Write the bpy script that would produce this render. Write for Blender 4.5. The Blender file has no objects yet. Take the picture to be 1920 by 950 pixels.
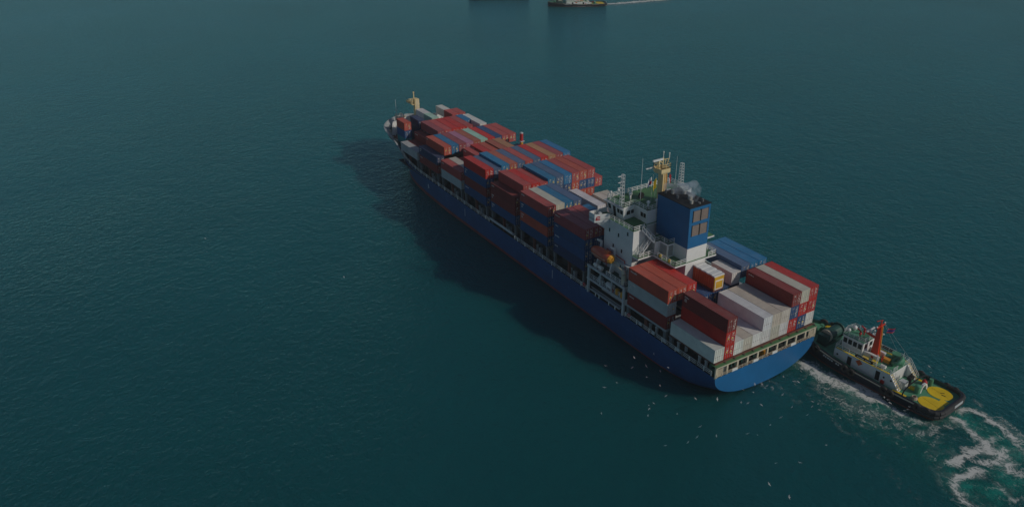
import bpy, bmesh, math, random
from mathutils import Vector, Matrix, noise as mnoise

random.seed(7)
scene = bpy.context.scene
COL = scene.collection

# ------------------------------------------------------------------ camera, sky, sun, exposure
YAW, PITCH, ROLL, FPX = -0.547224, 0.466342, -0.010743, 1493.0
CAM = Vector((-86.630, 110.706, 86.318 + 8.29))
fwd = Vector((math.cos(PITCH) * math.cos(YAW), math.cos(PITCH) * math.sin(YAW), -math.sin(PITCH)))
rgt = fwd.cross(Vector((0, 0, 1))).normalized()
upv = rgt.cross(fwd)
cr, sr = math.cos(ROLL), math.sin(ROLL)
rgt, upv = rgt * cr + upv * sr, upv * cr - rgt * sr
cam_data = bpy.data.cameras.new('camera')
cam = bpy.data.objects.new('camera', cam_data)
COL.objects.link(cam)
cam.matrix_world = Matrix(((rgt.x, upv.x, -fwd.x, CAM.x), (rgt.y, upv.y, -fwd.y, CAM.y), (rgt.z, upv.z, -fwd.z, CAM.z), (0, 0, 0, 1)))
cam_data.sensor_width = 36.0
cam_data.lens = FPX / 1920.0 * 36.0
cam_data.clip_start = 1.0
cam_data.clip_end = 20000.0
scene.camera = cam

SUN_EL = math.radians(31.0)
TO_SUN = Vector((-0.859, -0.512, 0)).normalized() * math.cos(SUN_EL) + Vector((0, 0, math.sin(SUN_EL)))
world = bpy.data.worlds.new('World')
scene.world = world
world.use_nodes = True
wn = world.node_tree
bg = wn.nodes['Background']
sky = wn.nodes.new('ShaderNodeTexSky')
sky.sky_type = 'NISHITA'
sky.sun_disc = False
sky.sun_elevation = SUN_EL
sky.sun_rotation = math.atan2(TO_SUN.x, TO_SUN.y)
sky.air_density = 1.0
sky.dust_density = 0.4
sky.ozone_density = 2.0
wn.links.new(sky.outputs[0], bg.inputs[0])
bg.inputs[1].default_value = 0.115
sun_data = bpy.data.lights.new('sun', 'SUN')
sun_data.energy = 4.6
sun_data.angle = math.radians(0.5)
sun_data.color = (1.0, 0.93, 0.82)
sun = bpy.data.objects.new('sun', sun_data)
COL.objects.link(sun)
sun.rotation_euler = (-TO_SUN).to_track_quat('-Z', 'Y').to_euler()
sun.location = (0, 0, 300)
vs = scene.view_settings
vs.view_transform = 'Standard'
vs.look = 'None'
vs.gamma = 1.0
vs.use_curve_mapping = False
vs.exposure = -1.55
scene.cycles.use_denoising = True
scene.cycles.volume_step_rate = 1.0
scene.cycles.max_bounces = 8
scene.cycles.volume_bounces = 3
scene.cycles.transparent_max_bounces = 12

Z = 8.29                                # container base plane
SEA = -0.6                              # level of the water surface

# ------------------------------------------------------------------ materials
def new_mat(name):
    m = bpy.data.materials.new(name)
    m.use_nodes = True
    return m, m.node_tree, m.node_tree.nodes['Principled BSDF']

def N(nt, kind, **kw):
    n = nt.nodes.new(kind)
    for k, v in kw.items():
        setattr(n, k, v)
    return n

def mixc(nt, fac, a, b, blend='MIX'):
    n = nt.nodes.new('ShaderNodeMix')
    n.data_type = 'RGBA'
    n.blend_type = blend
    for i, v in ((0, fac), (6, a), (7, b)):
        if hasattr(v, 'is_linked'):
            nt.links.new(v, n.inputs[i])
        elif i == 0:
            n.inputs[0].default_value = v
        else:
            n.inputs[i].default_value = (*v, 1) if len(v) == 3 else v
    return n.outputs[2]

def mth(nt, op, a, b=None, c=None, clamp=False):
    n = nt.nodes.new('ShaderNodeMath')
    n.operation = op
    n.use_clamp = clamp
    for i, v in enumerate((a, b, c)):
        if v is None:
            continue
        if hasattr(v, 'is_linked'):
            nt.links.new(v, n.inputs[i])
        else:
            n.inputs[i].default_value = v
    return n.outputs[0]

def noise(nt, vec, scale, detail=3.0, rough=0.55, stretch=None):
    n = nt.nodes.new('ShaderNodeTexNoise')
    n.inputs['Scale'].default_value = scale
    n.inputs['Detail'].default_value = detail
    n.inputs['Roughness'].default_value = rough
    if stretch:
        mp = nt.nodes.new('ShaderNodeMapping')
        mp.inputs['Scale'].default_value = stretch
        nt.links.new(vec, mp.inputs[0])
        vec = mp.outputs[0]
    nt.links.new(vec, n.inputs['Vector'])
    return n.outputs[0]

def ramp(nt, v, a, b):
    n = nt.nodes.new('ShaderNodeMapRange')
    n.clamp = True
    n.inputs[1].default_value = a
    n.inputs[2].default_value = b
    nt.links.new(v, n.inputs[0])
    return n.outputs[0]

def paint(name, col, rough=0.5, vary=0.18, rust=0.12, scale=0.6):
    """painted steel: slightly uneven colour with streaks of rust and grime"""
    m, nt, b = new_mat(name)
    geo = N(nt, 'ShaderNodeNewGeometry')
    pos = geo.outputs['Position']
    n1 = noise(nt, pos, scale, 4, 0.6)
    f = ramp(nt, n1, 0.3, 0.75)
    dark = tuple(c * (1 - vary) for c in col)
    lite = tuple(min(1, c * (1 + vary)) for c in col)
    c = mixc(nt, f, dark, lite)
    if rust > 0:
        n2 = noise(nt, pos, 1.6, 5, 0.65, (1, 1, 0.22))
        r = ramp(nt, n2, 0.66, 0.82)
        c = mixc(nt, mth(nt, 'MULTIPLY', r, rust * 4, clamp=True), c, (0.16, 0.075, 0.035))
    nt.links.new(c, b.inputs['Base Color'])
    b.inputs['Roughness'].default_value = rough
    return m

def flat(name, col, rough=0.5, metallic=0.0):
    m, nt, b = new_mat(name)
    b.inputs['Base Color'].default_value = (*col, 1)
    b.inputs['Roughness'].default_value = rough
    b.inputs['Metallic'].default_value = metallic
    return m

M = {}
M['white'] = paint('white_paint', (0.74, 0.74, 0.72), 0.45, 0.06, 0.14)
M['cream'] = paint('cream_paint', (0.74, 0.58, 0.30), 0.5, 0.10, 0.12)
M['darkgrey'] = paint('dark_grey_paint', (0.15, 0.16, 0.165), 0.6, 0.2, 0.15)
M['grey'] = paint('grey_paint', (0.36, 0.38, 0.39), 0.55, 0.15, 0.15)
M['palegrey'] = paint('pale_grey_paint', (0.52, 0.54, 0.54), 0.55, 0.12, 0.15)
M['deckgreen'] = paint('deck_green', (0.075, 0.19, 0.075), 0.6, 0.25, 0.12)
M['tuggreen'] = paint('tug_deck_green', (0.085, 0.28, 0.16), 0.6, 0.2, 0.10)
M['darkgreen'] = paint('dark_green', (0.02, 0.075, 0.06), 0.5, 0.3, 0.12)
M['darkdeck'] = paint('dark_deck', (0.045, 0.05, 0.05), 0.7, 0.3, 0.2)
M['oxide'] = paint('red_oxide', (0.15, 0.05, 0.035), 0.65, 0.25, 0.2)
M['beige'] = paint('beige_paint', (0.55, 0.48, 0.36), 0.55, 0.12, 0.25, 1.0)
M['blue'] = paint('funnel_blue', (0.010, 0.125, 0.30), 0.4, 0.10, 0.03, 0.3)
M['black'] = flat('black_soot', (0.012, 0.012, 0.013), 0.7)
M['rubber'] = paint('rubber', (0.035, 0.034, 0.036), 0.75, 0.35, 0.0, 2.0)
M['tyre'] = paint('tyre_rubber', (0.05, 0.042, 0.033), 0.7, 0.4, 0.0, 2.0)
M['glass'] = flat('window_glass', (0.015, 0.02, 0.025), 0.08)
M['rustlouver'] = paint('louver_bronze', (0.11, 0.075, 0.06), 0.5, 0.2, 0.1)
M['louver'] = paint('louver_grey', (0.40, 0.39, 0.35), 0.6, 0.2, 0.1)
M['orange'] = paint('lifeboat_orange', (0.66, 0.125, 0.03), 0.4, 0.15, 0.05)
M['orangelite'] = paint('amber', (0.70, 0.32, 0.03), 0.45, 0.12, 0.05)
M['yellow'] = paint('safety_yellow', (0.82, 0.56, 0.01), 0.5, 0.12, 0.05)
M['red'] = paint('red_paint', (0.50, 0.025, 0.025), 0.45, 0.12, 0.03)
M['funnelred'] = paint('funnel_red_orange', (0.70, 0.045, 0.010), 0.4, 0.1, 0.0)
M['steel'] = paint('galvanised_steel', (0.45, 0.45, 0.43), 0.5, 0.15, 0.15)
M['tughull'] = paint('tug_hull', (0.016, 0.018, 0.03), 0.5, 0.3, 0.12)
M['stencil'] = flat('stencil_paint', (0.72, 0.68, 0.62), 0.6)
M['ochre'] = paint('ochre', (0.62, 0.36, 0.03), 0.5, 0.15, 0.1)
M['boat'] = paint('lifeboat_red_orange', (0.55, 0.10, 0.045), 0.4, 0.2, 0.1)
M['rod'] = paint('locking_rod', (0.42, 0.36, 0.33), 0.5, 0.2, 0.3)
M['pinkwhite'] = paint('faded_mark', (0.62, 0.40, 0.40), 0.6, 0.2, 0.0)
M['emblem'] = flat('red_emblem', (0.55, 0.02, 0.03), 0.5)
M['flagblue'] = flat('flag_blue', (0.03, 0.03, 0.20), 0.7)
M['flagwhite'] = flat('flag_white', (0.75, 0.75, 0.75), 0.7)
M['mark_white'] = flat('mark_white', (0.78, 0.76, 0.70), 0.6)
M['mark_yellow'] = flat('mark_yellow', (0.75, 0.50, 0.05), 0.6)
M['rope'] = flat('rope', (0.45, 0.36, 0.26), 0.9)
M['gull_white'] = flat('gull_white', (0.50, 0.50, 0.50), 0.8)
M['gull_grey'] = flat('gull_grey', (0.55, 0.56, 0.58), 0.8)

# ship's hull: red boot topping below a painted line, blue above
def hull_mat():
    m, nt, b = new_mat('ship_hull_paint')
    geo = N(nt, 'ShaderNodeNewGeometry')
    pos = geo.outputs['Position']
    sep = N(nt, 'ShaderNodeSeparateXYZ')
    nt.links.new(pos, sep.inputs[0])
    wob = noise(nt, pos, 0.5, 3)
    z = mth(nt, 'ADD', sep.outputs[2], mth(nt, 'MULTIPLY', mth(nt, 'SUBTRACT', wob, 0.5), 0.25))
    thr = mth(nt, 'MULTIPLY', mth(nt, 'MULTIPLY_ADD', sep.outputs[0], 0.0075, -0.42), 1.0)
    z = mth(nt, 'SUBTRACT', z, mth(nt, 'MINIMUM', thr, 1.0))
    f = ramp(nt, z, -0.03, 0.03)
    n1 = noise(nt, pos, 0.25, 5, 0.6)
    blue = mixc(nt, ramp(nt, n1, 0.3, 0.7), (0.013, 0.055, 0.160), (0.016, 0.080, 0.225))
    streak = noise(nt, pos, 1.3, 4, 0.6, (1, 1, 0.06))
    blue = mixc(nt, mth(nt, 'MULTIPLY', ramp(nt, streak, 0.60, 0.78), 0.45), blue, (0.03, 0.05, 0.09))
    rs = noise(nt, pos, 0.9, 5, 0.65, (1, 1, 0.10))
    blue = mixc(nt, mth(nt, 'MULTIPLY', ramp(nt, rs, 0.66, 0.76), 0.5), blue, (0.10, 0.055, 0.035))
    scuff = noise(nt, pos, 0.9, 5, 0.7, (0.35, 1, 1.6))
    blue = mixc(nt, mth(nt, 'MULTIPLY', ramp(nt, scuff, 0.64, 0.72), 0.5), blue, (0.10, 0.20, 0.36))
    red = mixc(nt, ramp(nt, n1, 0.3, 0.7), (0.17, 0.035, 0.03), (0.25, 0.05, 0.04))
    seam = N(nt, 'ShaderNodeTexBrick')
    seam.inputs['Scale'].default_value = 1.0
    seam.inputs['Mortar Size'].default_value = 0.03
    seam.inputs['Brick Width'].default_value = 9.0
    seam.inputs['Row Height'].default_value = 2.4
    cmb = N(nt, 'ShaderNodeCombineXYZ')
    nt.links.new(sep.outputs[0], cmb.inputs[0])
    nt.links.new(sep.outputs[2], cmb.inputs[1])
    nt.links.new(cmb.outputs[0], seam.inputs['Vector'])
    blue = mixc(nt, mth(nt, 'MULTIPLY', seam.outputs['Fac'], 0.35), blue, (0.01, 0.05, 0.13))
    nt.links.new(mixc(nt, f, red, blue), b.inputs['Base Color'])
    b.inputs['Roughness'].default_value = 0.42
    return m
M['hull'] = hull_mat()
M['transom'] = paint('transom_sunlit_blue', (0.012, 0.125, 0.31), 0.42, 0.12, 0.06, 0.25)  # brighter than the hull sides: sunlight on the stern put into the blue

# container paint: colour from the object, faded, dusty and rust-specked
def container_mat(name, door=False):
    m, nt, b = new_mat(name)
    oi = N(nt, 'ShaderNodeObjectInfo')
    tc = N(nt, 'ShaderNodeTexCoord')
    off = N(nt, 'ShaderNodeVectorMath', operation='ADD')
    sc = N(nt, 'ShaderNodeVectorMath', operation='SCALE')
    geo = N(nt, 'ShaderNodeNewGeometry')
    nt.links.new(tc.outputs['Object'], off.inputs[0])
    comb = N(nt, 'ShaderNodeCombineXYZ')
    for i in range(3):
        nt.links.new(mth(nt, 'MULTIPLY', oi.outputs['Random'], 37.0 + 11 * i), comb.inputs[i])
    nt.links.new(comb.outputs[0], off.inputs[1])
    v = off.outputs[0]
    n1 = noise(nt, v, 0.45, 4, 0.6)
    c = mixc(nt, ramp(nt, n1, 0.25, 0.8), (0.82, 0.82, 0.82), (1.12, 1.12, 1.12))
    c = mixc(nt, 1.0, oi.outputs['Color'], c, 'MULTIPLY')
    nrm = N(nt, 'ShaderNodeSeparateXYZ')
    nt.links.new(geo.outputs['Normal'], nrm.inputs[0])
    up = ramp(nt, nrm.outputs[2], 0.6, 0.95)
    n2 = noise(nt, v, 0.9, 5, 0.65, (0.5, 1, 1))
    dust = mth(nt, 'MULTIPLY', up, mth(nt, 'MULTIPLY_ADD', ramp(nt, n2, 0.3, 0.75), 0.15, 0.03))
    c = mixc(nt, dust, c, (0.42, 0.37, 0.33))
    n3 = noise(nt, v, 2.6, 6, 0.7, (1, 1, 0.5))
    c = mixc(nt, mth(nt, 'MULTIPLY', ramp(nt, n3, 0.66, 0.76), 0.55), c, (0.13, 0.06, 0.035))
    nt.links.new(c, b.inputs['Base Color'])
    b.inputs['Roughness'].default_value = 0.5
    return m
M['cont'] = container_mat('container_paint')

# sea
def water_waves(nt, pos, amp=1.0):
    h1 = noise(nt, pos, 0.20, 2.0, 0.5)
    h2 = noise(nt, pos, 0.76, 3.0, 0.55)
    h3 = noise(nt, pos, 2.4, 3.0, 0.6)
    patch = ramp(nt, noise(nt, pos, 0.014, 3, 0.55), 0.3, 0.7)
    a2 = mth(nt, 'MULTIPLY_ADD', patch, 0.50, 0.36)
    h = mth(nt, 'ADD', mth(nt, 'MULTIPLY', h1, 0.45), mth(nt, 'ADD', mth(nt, 'MULTIPLY', h2, a2), mth(nt, 'MULTIPLY', h3, 0.16)))
    bump = N(nt, 'ShaderNodeBump')
    bump.inputs['Strength'].default_value = 1.0
    bump.inputs['Distance'].default_value = 0.8 * amp
    nt.links.new(h, bump.inputs['Height'])
    return bump.outputs[0]
def sea_mat():
    m, nt, b = new_mat('sea_water')
    out = nt.nodes['Material Output']
    geo = N(nt, 'ShaderNodeNewGeometry')
    pos = geo.outputs['Position']
    n1 = noise(nt, pos, 0.010, 4, 0.55)
    c = mixc(nt, ramp(nt, n1, 0.3, 0.7), (0.0045, 0.074, 0.081), (0.0055, 0.094, 0.103))
    nt.links.new(c, b.inputs['Base Color'])
    b.inputs['Roughness'].default_value = 1.0
    b.inputs['Specular IOR Level'].default_value = 0.0
    b.inputs['Subsurface Weight'].default_value = 1.0
    b.inputs['Subsurface Radius'].default_value = (8.0, 28.0, 30.0)
    b.inputs['Subsurface Scale'].default_value = 1.0
    nrm = water_waves(nt, pos)
    nt.links.new(nrm, b.inputs['Normal'])
    gl = N(nt, 'ShaderNodeBsdfGlossy')
    gl.inputs['Color'].default_value = (0.36, 0.77, 0.95, 1)
    gl.inputs['Roughness'].default_value = 0.12
    nt.links.new(nrm, gl.inputs['Normal'])
    fr = N(nt, 'ShaderNodeFresnel')
    fr.inputs['IOR'].default_value = 1.33
    nt.links.new(nrm, fr.inputs['Normal'])
    ms = N(nt, 'ShaderNodeMixShader')
    nt.links.new(fr.outputs[0], ms.inputs[0])
    nt.links.new(b.outputs[0], ms.inputs[1])
    nt.links.new(gl.outputs[0], ms.inputs[2])
    nt.links.new(ms.outputs[0], out.inputs['Surface'])
    return m
M['sea'] = sea_mat()

# foam and aerated water on the sea surface, driven by two stored densities
def foam_mat():
    m, nt, b = new_mat('wake_foam')
    out = nt.nodes['Material Output']
    geo = N(nt, 'ShaderNodeNewGeometry')
    pos = geo.outputs['Position']
    fa = N(nt, 'ShaderNodeAttribute', attribute_name='foam')
    ta = N(nt, 'ShaderNodeAttribute', attribute_name='churn')
    warp = N(nt, 'ShaderNodeTexNoise')
    warp.inputs['Scale'].default_value = 0.35
    warp.inputs['Detail'].default_value = 3
    nt.links.new(pos, warp.inputs['Vector'])
    wv = N(nt, 'ShaderNodeVectorMath', operation='MULTIPLY_ADD')
    nt.links.new(warp.outputs['Color'], wv.inputs[0])
    wv.inputs[1].default_value = (3.6, 3.6, 0)
    nt.links.new(pos, wv.inputs[2])
    v = wv.outputs[0]
    d = fa.outputs['Fac']
    def ridged(scale, sharp, det):
        n = noise(nt, v, scale, det, 0.62)
        return mth(nt, 'SUBTRACT', 1.0, mth(nt, 'ABSOLUTE', mth(nt, 'MULTIPLY', mth(nt, 'SUBTRACT', n, 0.5), sharp)), clamp=True)
    lace = mth(nt, 'MAXIMUM', ridged(0.30, 7.0, 4), mth(nt, 'MULTIPLY', ridged(0.9, 6.0, 4), 0.85))
    fine = noise(nt, pos, 1.6, 5, 0.7)
    lace = mth(nt, 'ADD', mth(nt, 'MULTIPLY', lace, 0.85), mth(nt, 'MULTIPLY', mth(nt, 'SUBTRACT', fine, 0.42), 0.55))
    lo = mth(nt, 'MULTIPLY_ADD', d, -1.0, 1.02)
    thin = mth(nt, 'DIVIDE', mth(nt, 'SUBTRACT', lace, lo), 0.42, clamp=True)
    veil = mth(nt, 'MULTIPLY', ramp(nt, mth(nt, 'ADD', d, mth(nt, 'MULTIPLY', mth(nt, 'SUBTRACT', noise(nt, v, 0.5, 4, 0.6), 0.5), 1.0)), 0.25, 1.1), 0.42)
    mask = mth(nt, 'MAXIMUM', thin, veil)
    mask = mth(nt, 'MULTIPLY', mask, ramp(nt, d, 0.03, 0.22))
    mask = mth(nt, 'MULTIPLY', mask, 0.92)
    b.inputs['Base Color'].default_value = (0.70, 0.70, 0.66, 1)
    b.inputs['Roughness'].default_value = 0.8
    bw = N(nt, 'ShaderNodeBsdfPrincipled')
    bw.inputs['Base Color'].default_value = (0.010, 0.22, 0.175, 1)
    bw.inputs['Roughness'].default_value = 0.16
    bw.inputs['IOR'].default_value = 1.33
    bump = N(nt, 'ShaderNodeBump')
    bump.inputs['Strength'].default_value = 1.0
    bump.inputs['Distance'].default_value = 0.5
    nt.links.new(mth(nt, 'ADD', noise(nt, pos, 0.5, 3), mth(nt, 'MULTIPLY', noise(nt, pos, 1.5, 3), 0.3)), bump.inputs['Height'])
    nt.links.new(bump.outputs[0], bw.inputs['Normal'])
    tr = N(nt, 'ShaderNodeBsdfTransparent')
    m1 = N(nt, 'ShaderNodeMixShader')
    tn = noise(nt, pos, 0.22, 4, 0.6)
    nt.links.new(mth(nt, 'MULTIPLY', ta.outputs['Fac'], ramp(nt, tn, 0.2, 0.65), clamp=True), m1.inputs[0])
    nt.links.new(tr.outputs[0], m1.inputs[1])
    nt.links.new(bw.outputs[0], m1.inputs[2])
    m2 = N(nt, 'ShaderNodeMixShader')
    nt.links.new(mask, m2.inputs[0])
    nt.links.new(m1.outputs[0], m2.inputs[1])
    nt.links.new(b.outputs[0], m2.inputs[2])
    nt.links.new(m2.outputs[0], out.inputs['Surface'])
    return m
M['foam'] = foam_mat()

def smoke_mat(name, dens, col, scale):
    m = bpy.data.materials.new(name)
    m.use_nodes = True
    nt = m.node_tree
    nt.nodes.remove(nt.nodes['Principled BSDF'])
    out = nt.nodes['Material Output']
    pv = N(nt, 'ShaderNodeVolumePrincipled')
    pv.inputs['Color'].default_value = (*col, 1)
    geo = N(nt, 'ShaderNodeNewGeometry')
    n1 = noise(nt, geo.outputs['Position'], scale, 4, 0.6)
    nt.links.new(mth(nt, 'MULTIPLY', ramp(nt, n1, 0.42, 0.72), dens), pv.inputs['Density'])
    nt.links.new(pv.outputs[0], out.inputs['Volume'])
    return m

# ------------------------------------------------------------------ mesh helper
class MB:
    def __init__(self):
        self.v, self.f, self.m = [], [], []
    def face(self, pts, m=0):
        i = len(self.v)
        self.v += [tuple(p) for p in pts]
        self.f.append(tuple(range(i, i + len(pts))))
        self.m.append(m)
        return self
    def box(self, x0, x1, y0, y1, z0, z1, m=0):
        i = len(self.v)
        self.v += [(x0, y0, z0), (x1, y0, z0), (x1, y1, z0), (x0, y1, z0), (x0, y0, z1), (x1, y0, z1), (x1, y1, z1), (x0, y1, z1)]
        for f in ((3, 2, 1, 0), (4, 5, 6, 7), (0, 1, 5, 4), (1, 2, 6, 5), (2, 3, 7, 6), (3, 0, 4, 7)):
            self.f.append(tuple(i + k for k in f))
            self.m.append(m)
        return self
    def prism(self, pts, z0, z1, m=0, mtop=None):
        n = len(pts)
        i = len(self.v)
        self.v += [(p[0], p[1], z0) for p in pts] + [(p[0], p[1], z1) for p in pts]
        self.f.append(tuple(i + k for k in reversed(range(n)))); self.m.append(m)
        self.f.append(tuple(i + n + k for k in range(n))); self.m.append(m if mtop is None else mtop)
        for k in range(n):
            l = (k + 1) % n
            self.f.append((i + k, i + l, i + n + l, i + n + k)); self.m.append(m)
        return self
    def prism_y(self, pts, y0, y1, m=0):
        """outline given in (x, z), extruded along y"""
        n = len(pts)
        i = len(self.v)
        self.v += [(p[0], y0, p[1]) for p in pts] + [(p[0], y1, p[1]) for p in pts]
        self.f.append(tuple(i + k for k in range(n))); self.m.append(m)
        self.f.append(tuple(i + n + k for k in reversed(range(n)))); self.m.append(m)
        for k in range(n):
            l = (k + 1) % n
            self.f.append((i + k, i + n + k, i + n + l, i + l)); self.m.append(m)
        return self
    def tube(self, a, b, r, n=8, m=0, r2=None, caps=True):
        a, b = Vector(a), Vector(b)
        r2 = r if r2 is None else r2
        d = (b - a)
        if d.length < 1e-6:
            return self
        d.normalize()
        s = d.cross(Vector((0, 0, 1)))
        s = Vector((1, 0, 0)) if s.length < 1e-3 else s.normalized()
        t = d.cross(s)
        i = len(self.v)
        for p, rr in ((a, r), (b, r2)):
            for k in range(n):
                w = 2 * math.pi * (k + 0.5) / n
                self.v.append(tuple(p + (s * math.cos(w) + t * math.sin(w)) * rr))
        for k in range(n):
            l = (k + 1) % n
            self.f.append((i + k, i + l, i + n + l, i + n + k)); self.m.append(m)
        if caps:
            self.f.append(tuple(i + k for k in reversed(range(n)))); self.m.append(m)
            self.f.append(tuple(i + n + k for k in range(n))); self.m.append(m)
        return self
    def bar(self, a, b, w, m=0):
        return self.tube(a, b, w * 0.707, 4, m)
    def torus(self, c, axis, R, r, nu=14, nv=7, m=0):
        c, axis = Vector(c), Vector(axis).normalized()
        s = axis.cross(Vector((0, 0, 1)))
        s = Vector((1, 0, 0)) if s.length < 1e-3 else s.normalized()
        t = axis.cross(s)
        i = len(self.v)
        for u in range(nu):
            wu = 2 * math.pi * u / nu
            e = s * math.cos(wu) + t * math.sin(wu)
            for k in range(nv):
                wv = 2 * math.pi * k / nv
                self.v.append(tuple(c + e * (R + r * math.cos(wv)) + axis * r * math.sin(wv)))
        for u in range(nu):
            for k in range(nv):
                self.f.append((i + u * nv + k, i + ((u + 1) % nu) * nv + k, i + ((u + 1) % nu) * nv + (k + 1) % nv, i + u * nv + (k + 1) % nv)); self.m.append(m)
        return self
    def ball(self, c, rx, ry=None, rz=None, nu=12, nv=8, m=0):
        ry = rx if ry is None else ry
        rz = rx if rz is None else rz
        i = len(self.v)
        for k in range(nv + 1):
            th = math.pi * k / nv
            for u in range(nu):
                ph = 2 * math.pi * u / nu
                self.v.append((c[0] + rx * math.sin(th) * math.cos(ph), c[1] + ry * math.sin(th) * math.sin(ph), c[2] + rz * math.cos(th)))
        for k in range(nv):
            for u in range(nu):
                l = (u + 1) % nu
                self.f.append((i + k * nu + u, i + (k + 1) * nu + u, i + (k + 1) * nu + l, i + k * nu + l)); self.m.append(m)
        return self
    def rail(self, pts, h=1.0, post=1.6, w=0.06, rails=3, pw=None, m=0, ends=True):
        pts = [Vector(p) for p in pts]
        pw = pw or w * 1.25
        for a, b in zip(pts, pts[1:]):
            n = max(1, int(round((b - a).length / post)))
            for k in range(n + 1):
                p = a.lerp(b, k / n)
                self.bar(p, p + Vector((0, 0, h)), pw, m)
            for k in range(1, rails + 1):
                o = Vector((0, 0, h * k / rails))
                self.bar(a + o, b + o, w, m)
        return self
    def build(self, name, mats, parent=None, loc=None, smooth=False, merge=False):
        me = bpy.data.meshes.new(name)
        me.from_pydata(self.v, [], self.f)
        if not isinstance(mats, (list, tuple)):
            mats = [mats]
        for mm in mats:
            me.materials.append(mm)
        me.polygons.foreach_set('material_index', self.m)
        bm = bmesh.new()
        bm.from_mesh(me)
        if merge:
            bmesh.ops.remove_doubles(bm, verts=bm.verts, dist=0.001)
        bmesh.ops.recalc_face_normals(bm, faces=bm.faces)
        bm.to_mesh(me)
        bm.free()
        if smooth:
            me.polygons.foreach_set('use_smooth', [True] * len(me.polygons))
        o = bpy.data.objects.new(name, me)
        COL.objects.link(o)
        if parent is not None:
            o.parent = parent
        if loc is not None:
            o.location = loc
        return o

def tag(o, label=None, cat=None, group=None, kind=None):
    for k, v in (('label', label), ('category', cat), ('group', group), ('kind', kind)):
        if v:
            o[k] = v
    return o

def empty(name, loc=(0, 0, 0), rz=0.0):
    o = bpy.data.objects.new(name, None)
    o.empty_display_size = 1
    o.location = loc
    o.rotation_euler = (0, 0, rz)
    COL.objects.link(o)
    return o

def copy_tree(o, parent=None):
    c = o.copy()
    COL.objects.link(c)
    c.parent = parent
    for ch in list(o.children):
        copy_tree(ch, c)
    return c

def interp(x, tab):
    if x <= tab[0][0]:
        return tab[0][1]
    for (a, ya), (b, yb) in zip(tab, tab[1:]):
        if x <= b:
            t = (x - a) / (b - a)
            return ya + (yb - ya) * t
    return tab[-1][1]

# pixel of the photograph -> point on a level plane (used to lay out foam and gulls on the real sea)
def ray(u, v):
    return (rgt * ((u - 960) / FPX) - upv * ((v - 475) / FPX) + fwd)
def on_plane(u, v, z=SEA):
    d = ray(u, v)
    return CAM + d * ((z - CAM.z) / d.z)

# ------------------------------------------------------------------ sea
sea = MB().face([(-6000, -6000, SEA), (6000, -6000, SEA), (6000, 6000, SEA), (-6000, 6000, SEA)]).build('sea', M['sea'])
tag(sea, kind='structure')

# ------------------------------------------------------------------ container ship: hull
ship = empty('container_ship', (0, 0, 0))
tag(ship, 'blue hulled cargo ship stacked with shipping containers, white bridge house and blue funnel aft', 'ship')

ZT = [(-1, 5.5), (12, 5.4), (26, 5.5), (60, 5.55), (126, 5.85), (132, 6.3), (137, 7.3), (141, 9.0), (144.5, 10.6), (149, 11.2), (170, 11.5)]
YD = [(-1, 13.9), (130, 14.0), (136, 14.0), (143.6, 13.75), (148.6, 13.4), (152.5, 13.0), (155.7, 12.4), (159.3, 11.4), (162.5, 9.9), (165.3, 7.7), (167.6, 5.0), (169.0, 2.4), (169.6, 0.0)]
YW = [(108, 13.95), (116, 13.7), (124, 13.3), (131, 12.7), (135, 12.2), (139, 11.3), (144, 9.8), (149, 7.6), (153, 5.4), (157, 2.6), (160, 0.0)]
def half(x, z):
    zt = interp(x, ZT)
    if x < 34:
        t = max(0.0, (x + 1) / 35.0)
        zb = -0.55 - 7.5 * min(1, t * 1.6)
        n = 2.2 + 5.0 * t
        s = min(1.0, max(0.0, (zt - z) / (zt - zb)))
        return 13.95 * max(0.0, 1 - s ** n) ** (1.0 / n) if s < 1 else 0.0
    yd = interp(x, YD)
    if x <= 108:
        return yd
    if x <= 160:
        yw = interp(x, YW)
        s = min(1.0, max(0.0, z / zt))
        return yw + (yd - yw) * s ** 1.35
    zs = 11.3 * ((x - 160) / 9.6) ** 1.3
    s = min(1.0, max(0.0, (z - zs) / max(0.2, zt - zs)))
    return yd * s ** 0.55

xs = [-1, 0.5, 2, 4, 7, 10, 14, 18, 23, 28, 34] + list(range(42, 108, 8)) + [108, 112, 116, 120, 124, 128, 131, 134, 137, 139, 141, 143, 145, 147, 149, 151, 153, 155, 157, 159, 160, 161, 162.5, 164, 165.3, 166.5, 167.6, 168.4, 169.0, 169.4, 169.6]
NL = 22
hb = MB()
for side in (1, -1):
    rows = []
    for x in xs:
        zt = interp(x, ZT)
        zb = -3.0
        if x < 34:
            zb = -0.55 - 7.5 * min(1, max(0, (x + 1) / 35.0) * 1.6)
        if x > 160:
            zb = 11.3 * ((x - 160) / 9.6) ** 1.3
        row = []
        for k in range(NL):
            s = k / (NL - 1)
            if x < 34:
                s = math.sin(s * math.pi / 2) ** 1.5 if False else 1 - (1 - s) ** 1.0
                # denser towards the turn of the bilge
                s = s ** 1.8
            z = zb + (min(zt, zt) - zb) * s
            row.append((x, side * half(x, z), z))
        rows.append(row)
    for ra, rb in zip(rows, rows[1:]):
        for k in range(NL - 1):
            hb.face([ra[k], rb[k], rb[k + 1], ra[k + 1]])
    if side == 1:
        prow = rows[0]
    else:
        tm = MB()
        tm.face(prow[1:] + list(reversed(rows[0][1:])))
hull = hb.build('hull', M['hull'], ship, merge=True, smooth=False)
for p in hull.data.polygons:
    p.use_smooth = abs(p.normal.x) < 0.98
tm.build('transom', M['transom'], hull, merge=True)
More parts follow.
